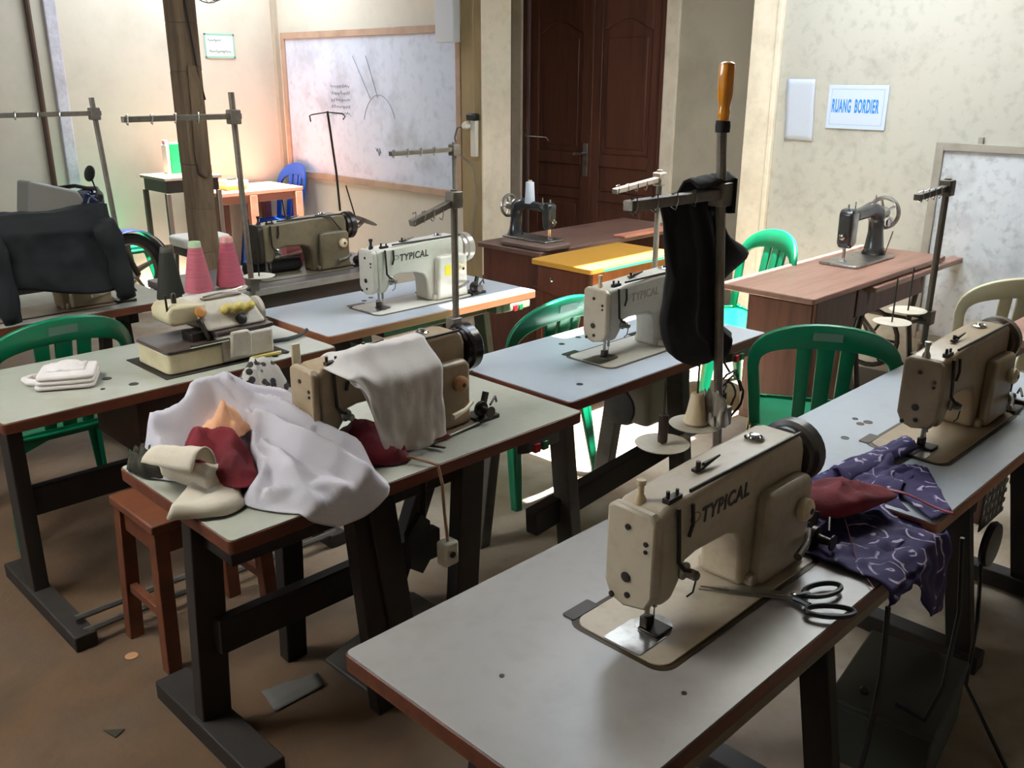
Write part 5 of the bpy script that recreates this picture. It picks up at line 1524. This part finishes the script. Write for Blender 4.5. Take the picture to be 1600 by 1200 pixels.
tt = thing('treadle_table', 'pinkish brown treadle sewing table against the right wall', 'table', (3.76, 1.86, 0))
MB().prism(rrect(0.0, 0.0, 1.50, 0.49, 0.012), 0.772, 0.80, 'xy').build('table_top', WOODT, tt, bevel=0.004)
MB().box(0.16, 0.06, 0.10, 0.56, 0.42, 0.771).build('cabinet_body', WOODR, tt, bevel=0.004)
MB().box(0.155, 0.08, 0.14, 0.162, 0.40, 0.73).build('cabinet_panel', WOODR, tt, bevel=0.003)
MB().box(0.60, -0.02, 0.735, 1.72, 0.05, 0.765).build('front_leaf', WOODT, tt, bevel=0.005)
MB().box(0.58, 0.06, 0.60, 1.40, 0.09, 0.772).build('apron', WOODR, tt, bevel=0.003)
IRON = mat('treadle_iron', (40, 38, 36), 0.5, spot=(90, 60, 40), amt=0.4, scale=12)
for x in (0.70, 1.36):
    lg = MB().tube([(x, 0.06, 0.77), (x, 0.10, 0.45), (x, 0.03, 0.02)], 0.016, 7).tube([(x, 0.44, 0.77), (x, 0.40, 0.45), (x, 0.47, 0.02)], 0.016, 7).tube([(x, 0.10, 0.45), (x, 0.40, 0.45)], 0.012, 6).tube([(x, 0.06, 0.15), (x, 0.25, 0.30), (x, 0.44, 0.15)], 0.012, 6).tube([(x, 0.08, 0.68), (x, 0.25, 0.52), (x, 0.42, 0.68)], 0.012, 6)
    lg.build('iron_leg', IRON, tt)
MB().box(0.70, 0.10, 0.10, 1.36, 0.38, 0.115).build('foot_treadle', IRON, tt)
wl = MB().tube([(1.22, 0.25 + 0.16 * math.cos(2 * math.pi * k / 24), 0.34 + 0.16 * math.sin(2 * math.pi * k / 24)) for k in range(25)], 0.014, 6)
for k in range(6):
    a = math.pi * k / 3
    wl.tube([(1.22, 0.25, 0.34), (1.22, 0.25 + 0.16 * math.cos(a), 0.34 + 0.16 * math.sin(a))], 0.008, 5)
wl.build('drive_wheel', IRON, tt)
MB().tube([(0.62, 0.2, 0.42), (0.95, 0.22, 0.55), (1.22, 0.22, 0.36)], 0.012, 6).build('drive_rod', STEEL, tt)


def vintage(label, loc, rz, s=1.0):
    t = thing('treadle_machine', label, 'sewing machine', loc, rz)
    t.scale = (s, s, s)
    MB().prism(rrect(0, 0, 0.42, 0.19, 0.015), 0.0, 0.012, 'xy').build('bed_plate', STEEL, t, bevel=0.003)
    # head, arm and pillar as one smooth casting
    arm = MB()
    arm.tube([(0.375, 0.095, 0.01), (0.375, 0.095, 0.05), (0.372, 0.095, 0.12), (0.368, 0.095, 0.175), (0.345, 0.095, 0.215), (0.29, 0.095, 0.235), (0.20, 0.095, 0.225), (0.13, 0.095, 0.222), (0.075, 0.095, 0.215)],
             [0.058, 0.045, 0.036, 0.038, 0.042, 0.036, 0.030, 0.030, 0.036], 16)
    arm.build('arm', MBLACK, t, smooth=180)
    MB().prism([(0.04, 0.255), (0.025, 0.24), (0.03, 0.10), (0.05, 0.075), (0.085, 0.085), (0.10, 0.16), (0.095, 0.25), (0.075, 0.262)], 0.062, 0.128, 'xz').build('head', MBLACK, t, bevel=0.012, seg=3)
    MB().prism([(0.034, 0.24), (0.036, 0.105), (0.055, 0.09), (0.085, 0.10), (0.088, 0.24)], 0.056, 0.062, 'xz').build('face_plate', STEEL, t, bevel=0.003)
    hw_ = MB().tube([(0.44, 0.095 + 0.072 * math.cos(2 * math.pi * k / 24), 0.205 + 0.072 * math.sin(2 * math.pi * k / 24)) for k in range(25)], 0.0105, 8)
    for k in range(5):
        a = 2 * math.pi * k / 5
        hw_.tube([(0.44, 0.095, 0.205), (0.44, 0.095 + 0.07 * math.cos(a), 0.205 + 0.07 * math.sin(a))], 0.007, 6)
    hw_.lathe([(0.028, -0.05), (0.03, 0.0), (0.026, 0.014), (0.012, 0.02)], 16, T(0.44, 0.095, 0.205) @ RY(90))
    hw_.build('handwheel', STEEL, t)
    MB().tube([(0.05, 0.095, 0.09), (0.05, 0.095, 0.03)], 0.0055, 7).tube([(0.065, 0.095, 0.095), (0.065, 0.095, 0.014)], 0.004, 7).box(0.04, 0.08, 0.013, 0.065, 0.11, 0.02).build('needle_bar', CHROME, t)
    MB().lathe([(0.005, 0), (0.016, 0.004), (0.016, 0.010), (0.008, 0.014), (0.008, 0.03)], 14, T(0.026, 0.095, 0.135) @ RY(-90)).build('tension_dial', CHROME, t)
    MB().tube([(0.12, 0.095, 0.25), (0.12, 0.095, 0.285)], 0.003, 6).tube([(0.05, 0.095, 0.258), (0.05, 0.095, 0.28)], 0.005, 6).tube([(0.33, 0.095, 0.25), (0.33, 0.095, 0.30)], 0.003, 6).build('thread_pin', CHROME, t)
    MB().lathe([(0.018, 0), (0.02, 0.01), (0.008, 0.014)], 12, T(0.40, 0.055, 0.165) @ RX(90)).tube([(0.43, 0.06, 0.01), (0.445, 0.04, 0.12)], 0.003, 6).build('bobbin_winder', CHROME, t)
    return t


vintage('old black and chrome sewing machine with spoked wheel on the pinkish treadle table', (4.53, 2.03, 0.802), 0, 1.12)
vintage('old black sewing machine with white cone on it, left of the wooden door', (3.96, 3.52, 0.832), 90, 0.85)
wc = thing('thread_cone', 'white thread cone standing on the black machine beside the door', 'thread cone', (3.875, 3.72, 1.035))
MB().lathe([(0.028, 0.0), (0.030, 0.004), (0.024, 0.12), (0.012, 0.122)], 18).build('thread_winding', mat('white_thread', (206, 216, 232), 0.7), wc)
MB().lathe([(0.012, 0.120), (0.012, 0.13), (0.008, 0.131)], 12).build('cone_tip', CREAMP, wc)
wt2 = thing('wire_thread_stand', 'thin wire thread holder in front of the wooden door left leaf', 'thread stand', (4.0, 3.86, 0.80))
MB().tube([(0, 0, 0.0), (0.0, 0, 0.3), (-0.01, 0, 0.64)], 0.005, 6).build('wire_pole', DSTEEL, wt2)
MB().tube([(-0.03, 0, 0.62), (-0.02, 0, 0.60), (-0.01, 0, 0.60), (0.10, -0.05, 0.59), (0.11, -0.06, 0.57)], 0.003, 6).build('wire_hook', DSTEEL, wt2)

rt = thing('side_table', 'pinkish brown table at the right edge beyond the beige machine', 'table', (3.72, 0.35, 0))
MB().box(0, 0, 0.765, 0.62, 0.76, 0.80).build('table_top', WOODT, rt, bevel=0.005)
for x in (0.05, 0.57):
    for y in (0.05, 0.71):
        MB().box(x - 0.025, y - 0.025, 0, x + 0.025, y + 0.025, 0.765).build('leg', WOODR, rt, bevel=0.003)
MB().box(0.06, 0.70, 0.68, 0.56, 0.72, 0.765).build('apron', WOODR, rt, bevel=0.003)

# ------------------------------------------------------------------ below the tables
cc = thing('coiled_cable', 'black cable coil hanging below the switch of the middle table', 'cable', (2.98, 1.78, 0.56))
for k, (rx, rz_, ph, dx) in enumerate(((0.085, 0.105, 0.0, 0.0), (0.07, 0.10, 0.6, 0.015), (0.05, 0.085, 1.4, -0.02))):
    MB().tube([(dx + rx * math.cos(2 * math.pi * i / 26 + ph) + 0.01 * math.sin(3 * i), 0.012 * math.sin(i * 0.7 + k), rz_ * math.sin(2 * math.pi * i / 26 + ph) - 0.01 * k) for i in range(27)], 0.0045, 6).build('cable_loop', BLACK, cc)
MB().tube([(0.0, 0, 0.09), (0.0, 0.03, 0.125), (0.02, 0.05, 0.152)], 0.005, 6).box(-0.09, -0.02, -0.03, -0.05, 0.02, 0.03).build('cable_tie', BLACK, cc)

tbx = MB().box(2.0, 0.58, 0.03, 2.42, 0.88, 0.22)
bx = thing('dark_box', 'dark grey box standing on the floor below the gap of the right tables', 'box', (2.24, 0.74, 0), 8)
MB().box(-0.19, -0.13, 0.0, 0.19, 0.13, 0.17).build('box_body', mat('box_dark_grey', (62, 64, 58), 0.7), bx, bevel=0.006)
MB().box(-0.195, -0.135, 0.17, 0.195, 0.135, 0.19).build('lid', mat('box_dark_grey', (62, 64, 58), 0.7), bx, bevel=0.006)
MB().lathe([(0.012, 0), (0.014, 0.01), (0.008, 0.014)], 10, T(-0.12, 0.06, 0.19)).build('lid_knob', DSTEEL, bx)
lb = MB().box(0.16, 0.018, 0.655, 1.10, 0.055, 0.713)
lb.build('front_rail', mat('rail_pale', (120, 110, 96), 0.6), T1, bevel=0.012)
kc = MB().tube([(1.72, 0.615, 0.70), (1.70, 0.60, 0.55), (1.68, 0.60, 0.40), (1.62, 0.60, 0.2), (1.5, 0.58, 0.02), (1.3, 0.5, 0.006)], 0.006, 6)
tag(kc.build('power_cable', BLACK), 'black cable dangling from the front right of the closest table', 'cable')
kc = MB().tube([(2.14, 0.62, 0.70), (2.15, 0.60, 0.5), (2.13, 0.60, 0.3), (2.10, 0.62, 0.2), (2.12, 0.70, 0.195)], 0.006, 6)
tag(kc.build('power_cable', BLACK), 'black cable hanging down below the corner of the purple cloth', 'cable')
kc = MB().tube([(2.84, 0.76, 0.33), (2.7, 0.70, 0.18), (2.55, 0.66, 0.05), (2.3, 0.45, 0.006), (2.1, 0.3, 0.006)], 0.006, 6)
tag(kc.build('power_cable', BLACK), 'black cable looping from the round pulley to the floor', 'cable')
pf = MB().grid(lambda u, v: (1.08 + 0.17 * u + 0.02 * v, 2.03 + 0.11 * v * (1 - 0.4 * u), 0.006 + 0.012 * max(0, nz(u * 4, v * 4, 1))), 8, 8)
tag(pf.build('paper_scrap', mat('paper_scrap_grey', (100, 96, 92), 0.8), solid=0.001), 'torn grey paper scrap on the floor below the heap table', 'paper')
lf_ = MB().prism([(0.700, 2.30), (0.712, 2.245), (0.745, 2.262)], 0.001, 0.004, 'xy')
tag(lf_.build('dark_leaf_scrap', mat('leaf_dark', (48, 42, 28), 0.8)), 'dark triangular scrap on the earthy floor at the lower left', 'scrap')
cs = MB().lathe([(0.018, 0.0), (0.020, 0.003), (0.01, 0.004)], 12, T(0.905, 2.585, 0.0))
tag(cs.build('pale_chip', mat('chip_pale', (176, 128, 92), 0.7)), 'small pale round chip on the floor beside the brown stool', 'chip')
bl_ = thing('blue_bottle_cap', 'small blue cap on the dark floor under the closest table', 'cap', (1.37, 1.79, 0.0))
MB().lathe([(0.022, 0.0), (0.024, 0.02), (0.020, 0.032), (0.012, 0.033)], 14).build('cap_shell', mat('cap_blue', (64, 96, 150), 0.4), bl_)
